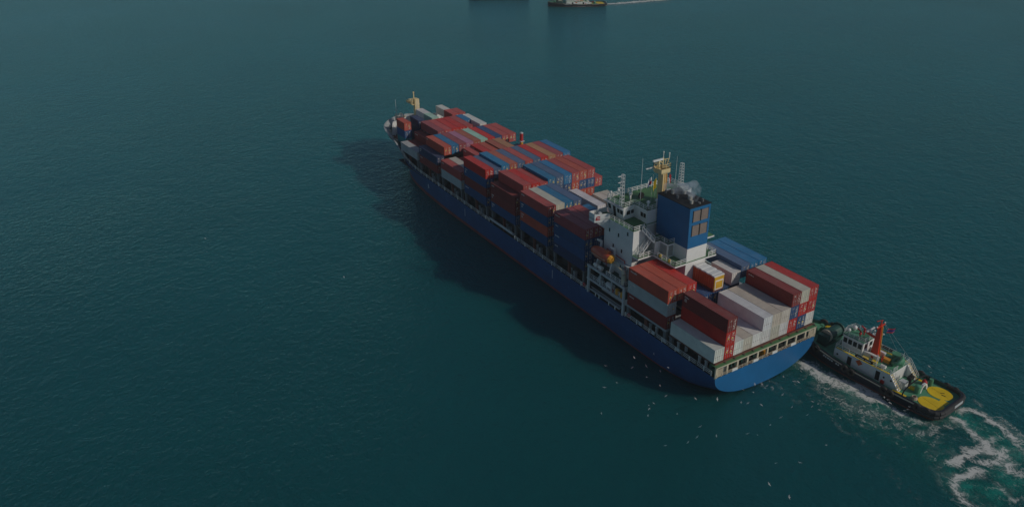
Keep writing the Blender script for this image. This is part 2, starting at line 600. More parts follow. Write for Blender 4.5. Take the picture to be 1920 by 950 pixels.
for x, y0, kind in ((121.5, 14.0, 'T'), (97.6, 14.0, 'I'), (53.5, 14.0, 'I')):
    mk = MB()
    yy = half(x, 3.6) + 0.02
    if kind == 'T':
        mk.box(x - 0.9, x + 0.9, yy - 0.35, yy + 0.03, 4.2, 4.55).box(x - 0.25, x + 0.25, yy - 0.4, yy + 0.02, 2.6, 4.2)
    else:
        mk.box(x - 0.09, x + 0.09, yy - 0.05, yy + 0.01, 2.2, 4.4)
    mk.build('tug_mark', M['palegrey'], hull)

# decks
dk = MB()
outline = [(x, interp(x, YD) - 0.12) for x in [-0.9, 20, 60, 100, 130, 137, 141, 143.2]]
dk.prism(outline + [(x, -y) for x, y in reversed(outline)], 5.0, 5.3)
dk.build('main_deck', M['darkdeck'], ship)
fo = [(x, half(x, 9.3) - 0.2) for x in [143, 147, 151, 155, 158, 160, 162, 164, 166, 167.5]]
MB().prism(fo + [(x, -y) for x, y in reversed(fo)], 8.9, 9.3).build('forecastle_deck', M['darkgreen'], ship)
# white inner bulwark with stays
for side in (1, -1):
    bw = MB()
    pts = [(x, side * max(0.05, half(x, interp(x, ZT) - 0.02) - 0.16), interp(x, ZT)) for x in [137, 139, 141, 143, 145, 147, 149, 151, 153, 155, 157, 159, 160.5, 162, 163.5, 165, 166.3, 167.4, 168.3, 169.0, 169.35]]
    for a, b in zip(pts, pts[1:]):
        za = 7.0 if a[0] < 143 else 9.3
        zl = (min(za, a[2] - 0.1), min(za, b[2] - 0.1))
        yl = [side * max(0.03, min(abs(q[1]), half(q[0], zz) - 0.22)) for q, zz in ((a, zl[0]), (b, zl[1]))]
        zm = ((a[2] + zl[0]) / 2, (b[2] + zl[1]) / 2)
        ym = [side * max(0.03, min(abs(q[1]), half(q[0], zz) - 0.22)) for q, zz in ((a, zm[0]), (b, zm[1]))]
        bw.face([(a[0], yl[0], zl[0]), (b[0], yl[1], zl[1]), (b[0], ym[1], zm[1]), (a[0], ym[0], zm[0])])
        bw.face([(a[0], ym[0], zm[0]), (b[0], ym[1], zm[1]), (b[0], b[1], b[2] + 0.02), (a[0], a[1], a[2] + 0.02)])
        o1 = (a[0], a[1] + side * 0.26, a[2] + 0.05); o2 = (b[0], b[1] + side * 0.26, b[2] + 0.05)
        bw.face([(a[0], a[1] - side * 0.12, a[2] + 0.05), (b[0], b[1] - side * 0.12, b[2] + 0.05), o2, o1])
        bw.bar((a[0], a[1] - side * 0.1, a[2] - 0.1), (a[0], a[1] - side * 0.9, max(za, 7.0)), 0.16)
    bw.build('bulwark_lining', M['grey'], ship)
# breakwater
bk = MB()
bk.face([(155.6, 10.2, 9.3), (157.6, 0, 9.3), (158.2, 0, 14.4), (156.2, 9.4, 13.6)]).face([(155.6, -10.2, 9.3), (157.6, 0, 9.3), (158.2, 0, 14.4), (156.2, -9.4, 13.6)])
for k in range(-8, 9):
    y = k * 1.15
    xx = 157.6 - abs(y) * 0.196
    bk.prism_y([(xx - 0.02, 9.3), (xx - 1.2, 9.3), (xx + 0.5, 13.3)], y - 0.06, y + 0.06)
bk.bar((156.2, 9.4, 13.6), (158.2, 0, 14.4), 0.3).bar((156.2, -9.4, 13.6), (158.2, 0, 14.4), 0.3)
bk.build('breakwater', M['white'], ship)
# forecastle fittings
for (x, y) in ((161, 3.4), (161, -3.4)):
    w = MB()
    w.tube((x, y - 1.3, 10.4), (x, y + 1.3, 10.4), 0.8, 12).box(x - 1.1, x + 1.1, y - 1.6, y - 1.3, 9.3, 11.2).box(x - 1.1, x + 1.1, y + 1.3, y + 1.6, 9.3, 11.2)
    w.build('windlass', M['palegrey'], ship)
MB().box(162.3, 164.6, 2.4, 4.8, 9.3, 12.6).rail([(162.3, 4.8, 12.6), (164.6, 4.8, 12.6), (164.6, 2.4, 12.6), (162.3, 2.4, 12.6), (162.3, 4.8, 12.6)], 1.0, 1.0, 0.08).tube((164.0, 1.4, 9.3), (164.0, 1.4, 12.6), 0.5, 10).build('bow_locker', M['beige'], ship)
bm_ = MB()
bm_.tube((163.6, 4.6, 12.6), (163.5, 4.7, 19.0), 0.10, 6, 0, 0.05).tube((163.6, 4.1, 15.2), (163.6, 5.1, 15.2), 0.06, 6)
bm_.build('bow_mast', M['palegrey'], ship)
for (x, y) in ((158.5, 9.5), (152, 11.6), (148, 11.8), (160.5, 7.0)):
    MB().tube((x, y, 9.3), (x, y, 10.2), 0.4, 10).tube((x + 1, y, 9.3), (x + 1, y, 10.2), 0.4, 10).box(x - 0.6, x + 1.6, y - 0.5, y + 0.5, 9.3, 9.45).build('mooring_bitt', M['beige'], ship)
# foremast
fm = MB()
fm.prism([(156.0, -0.8), (157.9, -0.6), (157.9, 0.6), (156.0, 0.8)], 9.3, 20.2)
fm_o = fm.build('foremast', M['cream'], ship)
MB().box(156.2, 159.6, -1.0, 1.7, 18.3, 18.5).rail([(156.2, 1.7, 18.5), (159.6, 1.7, 18.5), (159.6, -1.0, 18.5)], 1.1, 0.9, 0.12).box(158.8, 160.1, 1.2, 2.2, 18.6, 19.3).build('mast_platform', M['cream'], fm_o)
MB().tube((157.6, 0.4, 20.2), (157.6, 0.4, 22.0), 0.18, 8).ball((157.6, 0.4, 22.2), 0.3).build('mast_light', M['cream'], fm_o)
ld = MB()
for k in range(26):
    ld.bar((155.9, -0.35, 10 + k * 0.38), (155.9, 0.35, 10 + k * 0.38), 0.06)
ld.bar((155.9, -0.35, 9.6), (155.9, -0.35, 20), 0.08).bar((155.9, 0.35, 9.6), (155.9, 0.35, 20), 0.08)
ld.build('mast_ladder', M['white'], fm_o)

# ------------------------------------------------------------------ cargo bays
H8, H9, CW, PITCHY = 2.591, 2.896, 2.438, 2.5
def YR(r):
    return PITCHY * (5.0 - r)              # centre line of a row, row 0 by the port rail
BAYS = {'S': (0.0, Z, 2.937, H9), 'A': (13.594, Z + 0.30, 2.937, H9)}
for i, x in enumerate((41.34, 56.27, 70.87, 85.55, 99.80, 114.53, 128.30, 142.45)):
    BAYS['F%d' % (i + 1)] = (x, Z + 1.156, 2.60, H8)

# coamings, hatch covers and the deck pillars that carry the outboard rows
pil = {}
def pillar(x, y, z0, z1, mat, w=0.55, cap=True):
    o = MB().box(x - w / 2, x + w / 2, y - 0.3, y + 0.3, z0, z1 - 0.25).box(x - w / 2 - 0.15, x + w / 2 + 0.15, y - 0.45, y + 0.45, z1 - 0.25, z1).build('deck_pillar', mat, ship)
    return o
for k, (x, zb, h, ch) in BAYS.items():
    if k == 'S':
        MB().box(x + 1.5, x + 12.2, -10.9, 10.9, 5.3, zb - 0.45).build('hatch_coaming', M['darkdeck'], ship)
        MB().box(x - 0.3, x + 12.4, -13.6, 13.6, zb - 0.4, zb - 0.06).build('hatch_cover', M['oxide'], ship)
    elif k == 'A':
        MB().box(x, x + 12.2, -10.9, 10.9, 5.3, zb - 1.6).build('hatch_coaming', M['darkdeck'], ship)
        for s in (1, -1):
            MB().box(x - 0.1, x + 12.3, min(s * 6.2, s * 13.7), max(s * 6.2, s * 13.7), zb - 0.5, zb - 0.06).build('side_girder', M['grey'], ship)
    else:
        yy = 10.9 if k != 'F8' else 10.3
        z0 = 5.3 if k != 'F8' else 9.3
        if k != 'F8':
            MB().box(x - 0.2, x + 12.4, -yy, yy, z0, zb - 0.8).build('hatch_coaming', M['darkdeck'], ship)
        MB().box(x - 0.1, x + 12.3, -yy - 0.2, yy + 0.2, zb - 0.6 if k != 'F8' else 9.31, zb - 0.04).build('hatch_cover', M['oxide'], ship)
    if k == 'F8':
        continue
    top = zb - 0.05 if k not in ('S', 'A') else zb - 0.5
    for s in (1, -1):
        for dx in ((0.3, 6.1, 11.9) if k not in ('S',) else (12.0,)):
            if k == 'A' and dx == 11.9 and False:
                continue
            yb = 13.3
            if x + dx > 136:
                yb = 12.6
            pillar(x + dx, s * yb, 5.3, top, M['darkgrey'] if dx != 6.1 else M['oxide'], 0.8 if k in ('S', 'A') else 0.5)

# lashing bridges: narrow cross frames in the gaps between bays
for k in ('F2', 'F3', 'F4', 'F5', 'F6', 'F7'):
    x = BAYS[k][0]
    lb = MB()
    for y in (-12.5, -10, -7.5, -5, -2.5, 0, 2.5, 5, 7.5, 10, 12.5):
        lb.bar((x - 1.3, y, 7.0), (x - 1.3, y, 11.6), 0.25)
    lb.box(x - 1.7, x - 0.9, -13.4, 13.4, 9.2, 9.35).box(x - 1.38, x - 1.22, -13.4, 13.4, 11.5, 11.7)
    lb.build('lashing_bridge', M['darkgrey'], ship)

# ------------------------------------------------------------------ containers
COLS = {
    'R': ((0.56, 0.018, 0.010), 'bright red'), 'DR': ((0.24, 0.026, 0.022), 'dark red'), 'OR': ((0.52, 0.085, 0.045), 'orange red'),
    'PK': ((0.47, 0.072, 0.062), 'faded pinkish red'), 'BR': ((0.42, 0.105, 0.060), 'brownish red'), 'TN': ((0.50, 0.24, 0.11), 'tan brown'),
    'B': ((0.014, 0.075, 0.21), 'blue'), 'LB': ((0.008, 0.175, 0.37), 'sky blue'), 'NV': ((0.018, 0.038, 0.115), 'navy blue'),
    'SB': ((0.075, 0.135, 0.25), 'slate blue'), 'W': ((0.74, 0.73, 0.70), 'white'), 'CR': ((0.60, 0.56, 0.47), 'cream white'),
    'GW': ((0.46, 0.49, 0.50), 'pale grey'), 'GY': ((0.24, 0.22, 0.22), 'dusty grey'), 'MT': ((0.36, 0.56, 0.47), 'mint green'),
    'LL': ((0.44, 0.17, 0.29), 'lilac pink'), 'TL': ((0.02, 0.26, 0.28), 'teal green'), 'CY': ((0.30, 0.55, 0.56), 'pale cyan'),
    'MV': ((0.34, 0.060, 0.070), 'mauve red'),
}
def body_mesh(L, H, kind):
    """corrugated box; the doors at the rear (x = 0) and the frame are parts of their own"""
    b = MB()
    w = CW / 2
    z0, z1 = 0.16, H - 0.06
    pitch, dep = (0.30, 0.045) if kind != 'reefer' else (0.9, 0.014)
    prof = []
    x = 0.15
    while x < L - 0.15 - pitch:
        prof += [(x, 0.0), (x + pitch * 0.28, 0.0), (x + pitch * 0.45, dep), (x + pitch * 0.83, dep)]
        x += pitch
    prof.append((L - 0.1, 0.0))
    for s in (1, -1):
        for (xa, da), (xb, db) in zip(prof, prof[1:]):
            b.face([(xa, s * (w - 0.02 - da), z0), (xb, s * (w - 0.02 - db), z0), (xb, s * (w - 0.02 - db), z1), (xa, s * (w - 0.02 - da), z1)])
    rp, rd = (0.62, 0.03) if kind != 'reefer' else (1.2, 0.01)
    prof = []
    x = 0.15
    while x < L - 0.15 - rp:
        prof += [(x, 0.0), (x + rp * 0.25, 0.0), (x + rp * 0.4, rd), (x + rp * 0.85, rd)]
        x += rp
    prof.append((L - 0.1, 0.0))
    for (xa, da), (xb, db) in zip(prof, prof[1:]):
        b.face([(xa, -w + 0.05, H - 0.02 - rd + da), (xb, -w + 0.05, H - 0.02 - rd + db), (xb, w - 0.05, H - 0.02 - rd + db), (xa, w - 0.05, H - 0.02 - rd + da)])
    b.face([(L - 0.1, -w + 0.05, z0), (L - 0.1, w - 0.05, z0), (L - 0.1, w - 0.05, H - 0.02), (L - 0.1, -w + 0.05, H - 0.02)])
    b.face([(0.1, -w + 0.03, 0.14), (L - 0.1, -w + 0.03, 0.14), (L - 0.1, w - 0.03, 0.14), (0.1, w - 0.03, 0.14)])
    return b
def frame_mesh(L, H):
    b = MB()
    w = CW / 2
    for x in (0.0, L - 0.16):
        for s in (1, -1):
            y0, y1 = sorted((s * w, s * (w - 0.15)))
            b.box(x, x + 0.16, y0, y1, 0.0, H)
        b.box(x + 0.003, x + 0.157, -w + 0.15, w - 0.15, 0.0, 0.15).box(x + 0.003, x + 0.157, -w + 0.15, w - 0.15, H - 0.13, H - 0.003)
    for s in (1, -1):
        y0, y1 = sorted((s * (w - 0.003), s * (w - 0.08)))
        b.box(0.16, L - 0.16, y0, y1, 0.003, 0.16).box(0.16, L - 0.16, y0, y1, H - 0.075, H - 0.006)
    return b
def door_mesh(H, s, var):
    """one door leaf: panel with ribs, two locking rods, stencilled marks"""
    b = MB()
    w = CW / 2 - 0.15
    y0, y1 = sorted((s * 0.01, s * w))
    b.box(0.05, 0.10, y0, y1, 0.15, H - 0.13, 0)
    for k in range(5):
        z = 0.4 + k * (H - 0.8) / 5
        b.box(0.03, 0.05, y0 + 0.04, y1 - 0.04, z, z + 0.16, 0)
    for t in (0.25, 0.75):
        y = y0 + (y1 - y0) * t
        b.box(-0.015, 0.03, y - 0.025, y + 0.025, 0.15, H - 0.13, 0 if var == 8 else 1)
        b.box(-0.03, 0.03, y - 0.10, y + 0.16, 1.15, 1.25, 1)
    rnd = random.Random(var * 17 + (3 if s > 0 else 0))
    if var < 8:
        z = H - rnd.uniform(0.35, 0.6)
        for k in range(rnd.randrange(5, 10) if s < 0 else rnd.randrange(2, 6)):
            ya = y0 + rnd.uniform(0.1, 0.5)
            b.box(-0.02, 0.03, ya, ya + rnd.uniform(0.12, 0.42), z - rnd.uniform(0.05, 0.11), z, 2 if rnd.random() < 0.8 else 1)
            z -= rnd.uniform(0.14, 0.30)
        if rnd.random() < 0.35:
            zz = rnd.uniform(0.7, 1.4)
            b.box(-0.024, 0.03, y0 + 0.45, y0 + 0.75, zz, zz + 0.28, 3)
    return b
PROTO = {}
def proto(L, H, kind):
    key = (L, H, kind)
    if key not in PROTO:
        root = body_mesh(L, H, kind).build('shipping_container', M['cont'])
        fr = frame_mesh(L, H).build('frame', M['cont'], root)
        doors = []
        for var in range(9):
            pair = []
            for s in (1, -1):
                d = door_mesh(H, s, var).build('door', [M['cont'], M['rod'], M['stencil'], M['mark_yellow']])
                pair.append(d.data)
                bpy.data.objects.remove(d)
            doors.append(pair)
        PROTO[key] = (root, fr, doors)
        root['used'] = 0
    return PROTO[key]

def C_(*tiers, dz=0.0, **kw):
    return dict(t=list(tiers), dz=dz, **kw)
STACKS = {
    'S': {0: C_('W'), 1: C_('R', 'R', 'DR'), 2: C_('W'), 3: C_('CR'), 4: C_('W'), 5: C_('W', 'W'), 6: C_('CR', 'CR'), 7: C_('W', 'CR'),
          8: C_('R', 'B', 'DR'), 9: C_('B', 'R', 'CR'), 10: C_('W', 'R', 'R')},
    'A': {0: C_('DR', 'GW', 'OR'), 1: C_('DR', 'DR', 'OR'), 2: C_('DR', 'NV', 'R'), 3: C_('NV', 'B', dz=-1.0), 4: C_('NV', 'B', dz=-1.0), 5: C_('NV', 'B', dz=-1.0),
          6: C_('NV', 'B', dz=-1.0), 7: C_('NV', 'NV', dz=-1.0), 8: C_('NV', 'NV', 'SB'), 9: C_('NV', 'B', 'LB'), 10: C_('NV', 'B', 'LB')},
    'F1': {0: C_('NV', 'B', 'B', 'MV'), 1: C_('NV', 'B', 'B', 'MV'), 2: C_('NV', 'B', 'B', 'PK'), 3: C_('NV', 'B', 'NV', 'LB', dz=-0.4), 4: C_('B', 'B', 'NV'),
           5: C_('GY', 'B'), 6: C_('GY', 'B'), 7: C_('W', 'GY'), 8: C_('W', 'CR'), 9: C_('W', 'CR'), 10: C_('W', 'CR')},
    'F2': {0: C_('B', 'OR', 'B', 'PK'), 1: C_('B', 'OR', 'NV', 'CR'), 2: C_('B', 'OR', 'B', 'LB'), 3: C_('B', 'OR', 'NV', 'SB'), 4: C_('NV', 'NV'), 5: C_('NV', 'GY'),
           6: C_('W', 'W', 'W', dz=-0.6, roof='GY'), 7: C_('W', 'GY', dz=-0.6), 8: C_('W', 'CR', dz=-1.6), 9: C_('W', 'CR', dz=-0.6), 10: C_('W', 'CR', dz=-0.6)},
    'F3': {0: C_('B', 'DR', 'DR'), 1: C_('B', 'DR', 'DR', 'PK'), 2: C_('B', 'DR', 'DR', 'R', dz=-0.2), 3: C_('B', 'DR', 'DR', 'PK', dz=-0.5), 4: C_('NV', 'R', 'B', 'LB', dz=0.2),
           5: C_('NV', 'R', 'SB', 'SB', dz=0.2), 6: C_('NV', 'R', 'B', 'LB', dz=0.2), 7: C_('OR', 'OR', 'OR', 'PK', dz=0.2), 8: C_('OR', 'OR', 'B', 'OR', dz=0.2), 9: C_('OR', 'OR', 'B', 'PK', dz=0.2), 10: C_('OR', 'OR', 'PK')},
    'F4': {0: C_('B', 'DR', 'B', 'R'), 1: C_('B', 'DR', 'NV', 'SB', dz=-0.35), 2: C_('B', 'DR', 'B', 'LB', dz=0.2), 3: C_('B', 'DR', 'NV', 'BR', dz=0.1), 4: C_('B', 'DR', 'NV', 'SB'), 5: C_('B', 'DR', 'NV', 'PK'),
           6: C_('B', 'DR', 'NV', 'SB'), 7: C_('B', 'DR', 'NV', 'R'), 8: C_('B', 'DR', 'NV', 'TN'), 9: C_('B', 'DR', 'NV', 'MV'), 10: C_('B', 'DR', 'NV', 'LB')},
    'F5': {0: C_('GW', 'PK'), 1: C_('DR', 'CR'), 2: C_('DR', 'PK', dz=-0.5), 3: C_('NV', 'NV', 'PK', dz=-0.4), 4: C_('NV', 'DR', 'R', dz=0.2), 5: C_('NV', 'DR', 'OR', dz=0.2), 6: C_('NV', 'DR', 'BR', dz=0.5),
           7: C_('NV', 'DR', 'TN', dz=0.5), 8: C_('DR', 'NV'), 9: C_('DR', 'NV'), 10: C_('DR', 'NV')},
    'F6': {0: C_('DR', 'NV'), 1: C_('NV', 'OR', 'OR'), 2: C_('NV', 'LB', 'LB'), 3: C_('NV', 'OR', 'MV'), 4: C_('NV', 'OR', 'LL'), 5: C_('NV', 'OR', 'BR'), 6: C_('NV', 'OR', 'MT'), 7: C_('NV', 'OR', 'R'),
           8: C_('NV', 'OR', 'B'), 9: C_('NV', 'OR', 'PK'), 10: C_('CY', 'CY', 'PK')},
    'F7': {0: C_('GW'), 1: C_('DR'), 2: C_('DR', 'DR'), 3: C_('DR', 'DR', 'MV', dz=0.25), 4: C_('DR', 'DR', 'PK', dz=0.2), 5: C_('DR', 'DR', 'R', dz=0.2), 6: C_('DR', 'DR', 'R', dz=0.2), 7: C_('DR', 'DR', 'PK', dz=0.2),
           8: C_('NV', 'NV', dz=0.2), 9: C_('NV', 'B', 'W'), 10: C_('NV')},
    'F8': {4: C_('NV'), 6: C_('DR'), 7: C_('DR')},
}
SHORTS = [  # twenty-foot boxes: bay, x offset, row, z base, colours upwards
    ('F7', 6.15, 8, Z + 1.156 + 5.4, ['LB']), ('F7', 0.0, 8, Z + 1.156 + 5.4, []),
    ('F8', 0.0, 1, Z + 1.156, ['TL', 'B', 'OR']), ('F8', 0.0, 3, Z + 1.156, ['NV', 'NV', 'NV']),
    ('F8', 6.2, 5, Z + 1.156, ['GW', 'GW', 'W']), ('F8', 0.0, 5, Z + 1.156, ['TL', 'TL', 'MT']),
    ('F8', 6.2, 8, Z + 1.156, ['GW', 'GW', 'W']), ('F8', 0.0, 8, Z + 1.156, ['DR', 'DR', 'PK']), ('F8', 0.0, 9, Z + 1.156, ['DR', 'DR', 'PK']),
    ('A', 0.0, 7, Z + 0.3 - 1.0 + 5.874, ['W']),
]
BAYWORD = {'S': 'sternmost bay', 'A': 'bay beside the funnel', 'F1': 'bay just ahead of bridge', 'F2': 'second bay ahead of bridge', 'F3': 'third bay ahead of bridge', 'F4': 'fourth bay ahead of bridge',
           'F5': 'fifth bay ahead of bridge', 'F6': 'sixth bay ahead of bridge', 'F7': 'seventh bay ahead of bridge', 'F8': 'foremost bay by bow'}
ORD = ['first', 'second', 'third', 'fourth', 'fifth', 'sixth', 'seventh', 'eighth', 'ninth', 'tenth', 'eleventh']
def row_word(r):
    return {0: 'port rail row', 10: 'starboard rail row'}.get(r, ORD[r] + ' row from port rail')
used_first = {}
last = [None]
def place_container(x, y, z, L, H, kind, ckey, label, roof=None):
    root, fr, doors = proto(L, H, kind)
    col = COLS[ckey][0]
    j = random.uniform(0.90, 1.10)
    col = tuple(min(1.0, c * j * random.uniform(0.96, 1.04)) for c in col) + (1.0,)
    key = (L, H, kind)
    if key not in used_first:
        o, f = root, fr
        used_first[key] = True
        if 'used' in o:
            del o['used']
    else:
        o = root.copy()
        COL.objects.link(o)
        f = fr.copy()
        f.parent = o
        COL.objects.link(f)
    o.location = (x + random.uniform(-0.04, 0.04), y + random.uniform(-0.015, 0.015), z)
    o.color = col
    f.color = tuple(c * 0.93 for c in col[:3]) + (1,)
    var = 8 if kind == 'reefer' else random.randrange(8)
    for k in range(2):
        d = bpy.data.objects.new('door', doors[var][k])
        COL.objects.link(d)
        d.parent = o
        d.color = col
    tag(o, label, 'container', 'shipping containers stacked on the cargo ship')
    last[0] = o
    return o

def top_of(bay, r):
    st = STACKS[bay].get(r)
    x, zb, h, ch = BAYS[bay]
    t = zb + st['dz'] + h * len(st['t']) if st else zb
    for b2, dx, r2, z2, cols in SHORTS:
        if b2 == bay and r2 == r and cols:
            t = max(t, z2 + h * len(cols))
    return t
ORDER = ['S', 'A', 'F1', 'F2', 'F3', 'F4', 'F5', 'F6', 'F7', 'F8']
n_cont = 0
for bay in ORDER:
    x, zb, h, ch = BAYS[bay]
    aft = ORDER[ORDER.index(bay) - 1] if bay not in ('S', 'F1') else None
    for r, st in STACKS[bay].items():
        n = len(st['t'])
        for t, ck in enumerate(st['t']):
            z = zb + st['dz'] + t * h
            vis = (t == n - 1)
            if r == 0 or top_of(bay, r - 1) < z + 0.6 * h:
                vis = True
            if bay == 'S' or (bay == 'F1' and r < 3):
                vis = True
            elif aft:
                need = top_of(aft, r)
                if bay == 'F1':
                    need = 99
                if need < z + 0.75 * h:
                    vis = True
            if not vis:
                continue
            kind = 'reefer' if ck in ('W', 'CR') else 'dry'
            fromtop = n - 1 - t
            pos = 'lone' if n == 1 else ('top' if fromtop == 0 else ('bottom' if t == 0 else (ORD[fromtop] + ' from top' if fromtop > 1 else 'second from top')))
            if fromtop == 0 and any(b2 == bay and r2 == r and cc for b2, _, r2, _, cc in SHORTS):
                pos = 'under short box'
            if fromtop == 0 and bay == 'A' and r == 5:
                pos = 'under the orange box'
            place_container(x, YR(r), z, 12.192, ch, kind, ck, '%s container, %s, %s, %s' % (COLS[ck][1], pos, row_word(r), BAYWORD[bay]))
            n_cont += 1
            if kind == 'dry' and (r == 0 or fromtop == 0) and random.random() < 0.8:
                sm = MB()
                rz = random.Random(n_cont)
                xx = 11.6
                for q in range(rz.randrange(4, 8)):
                    wd = rz.uniform(0.10, 0.22)
                    sm.box(xx - wd, xx, CW / 2 - 0.03, CW / 2 + 0.004, ch - 0.75, ch - 0.75 + rz.uniform(0.14, 0.3))
                    xx -= wd + rz.uniform(0.06, 0.14)
                if rz.random() < 0.5:
                    for q in range(rz.randrange(2, 4)):
                        sm.box(11.0, 11.6, CW / 2 - 0.03, CW / 2 + 0.004, ch - 1.15 - q * 0.25, ch - 1.05 - q * 0.25)
                sm.build('side_lettering', M['stencil'], last[0])
for bay, dx, r, z, cols in SHORTS:
    x, zb, h, ch = BAYS[bay]
    for t, ck in enumerate(cols):
        vis = True
        if r >= 5 and t < len(cols) - 1:
            vis = False
        if not vis:
            continue
        pos = 'top' if t == len(cols) - 1 else ('bottom' if t == 0 else 'middle')
        place_container(x + dx, YR(r), z + t * h, 6.058, ch if bay != 'F8' else H8, 'reefer' if ck in ('W',) else 'dry', ck, 'short %s container, %s, %s, %s' % (COLS[ck][1], pos, row_word(r), BAYWORD[bay]))
        n_cont += 1
print('containers', n_cont)
# orange open-top box with a white tarpaulin, on a flat base, at the foot of the funnel casing
ot = empty('open_top_container', (13.55, 0.0, Z + 0.3 - 1.0 + 5.874))
tag(ot, 'orange ribbed open top container under white tarpaulin behind the funnel casing', 'container')
b = MB()
px = 0.15
while px < 5.9:
    for s in (1, -1):
        y0, y1 = sorted((s * 1.36, s * 1.24))
        b.box(px, px + 0.42, y0, y1, 0.55, 3.35)
    px += 0.62
b.box(0.1, 6.0, -1.25, 1.25, 0.5, 3.3)
b.build('body', M['orange'], ot)
MB().box(0.0, 6.1, -1.4, 1.4, 0.0, 0.5).build('base_frame', M['oxide'], ot)
tp = MB()
for k in range(8):
    tp.box(0.05 + k * 0.76, 0.05 + k * 0.76 + 0.76, -1.42, 1.42, 3.36 + (0.09 if k % 2 else 0.0), 3.62 + (0.09 if k % 2 else 0.0))
tp.build('tarpaulin', M['white'], ot)
MB().box(-0.02, 0.1, -1.3, 1.3, 0.5, 3.34).build('end_panel', M['ochre'], ot)
MB().box(-0.10, -0.02, -1.1, -0.95, 0.6, 2.6).box(-0.10, -0.02, 0.95, 1.1, 0.6, 2.6).box(-0.10, -0.02, -0.95, 0.95, 2.35, 2.6).box(-0.10, -0.02, -1.1, 1.1, 0.45, 0.62).build('end_frame', M['mark_white'], ot)

# ------------------------------------------------------------------ accommodation block
ac = MB()
ac.prism([(28.6, 10.7), (28.6, -10.7), (38.3, -10.7), (38.3, 10.7)], 5.3, 18.2)
ac.prism([(28.6, 10.7), (38.3, 10.7), (38.3, -10.7), (28.6, -10.7), (28.6, -7.3), (30.6, -6.6), (30.6, 6.6), (28.6, 7.3)], 18.2, 23.5)
house = ac.build('accommodation_block', M['white'], ship)
def window(parent, a, b, n=(0, 1, 0), mat='glass', name='window', frame=True):
    """a recessed pane with a slim frame standing 3 cm proud; a and b are opposite corners"""
    a, b, n = Vector(a), Vector(b), Vector(n)
    up = Vector((0, 0, 1))
    z0, z1 = a.z, b.z
    h = Vector((b.x - a.x, b.y - a.y, 0))
    L = h.length
    h.normalize()
    m = MB()
    p = [a + n * 0.03, a + h * L + n * 0.03, a + h * L + up * (z1 - z0) + n * 0.03, a + up * (z1 - z0) + n * 0.03]
    q = [v - n * 0.08 for v in p]
    m.face(p); m.face(list(reversed(q)))
    for i in range(4):
        m.face([p[i], q[i], q[(i + 1) % 4], p[(i + 1) % 4]])
    o = m.build(name, M[mat], parent)
    return o
for x, z in ((34.8, 17.4), (31.9, 17.2), (36.3, 20.6), (33.2, 20.5), (35.6, 13.6), (32.0, 13.4), (30.2, 21.9)):
    window(house, (x, 10.7, z), (x + 0.42, 10.7, z + 0.85), (0, 1, 0))
for y in (8.6, -8.8):
    window(house, (28.6, y, 18.3), (28.6, y + 0.8, 20.3), (-1, 0, 0), 'palegrey', 'door')
for y in range(-9, 10, 2):
    for z in (19.5, 16.5, 13.4):
        window(house, (38.3, y, z), (38.3, y + 0.9, z + 0.9), (1, 0, 0))
pipe = MB()
pipe.tube((36.8, 10.95, 11.0), (36.8, 10.95, 16.4), 0.09, 6).tube((36.8, 10.95, 16.4), (30.6, 10.95, 15.9), 0.09, 6).tube((30.6, 10.95, 15.9), (30.1, 11.0, 13.6), 0.09, 6)
pipe.build('fire_main', M['red'], house)

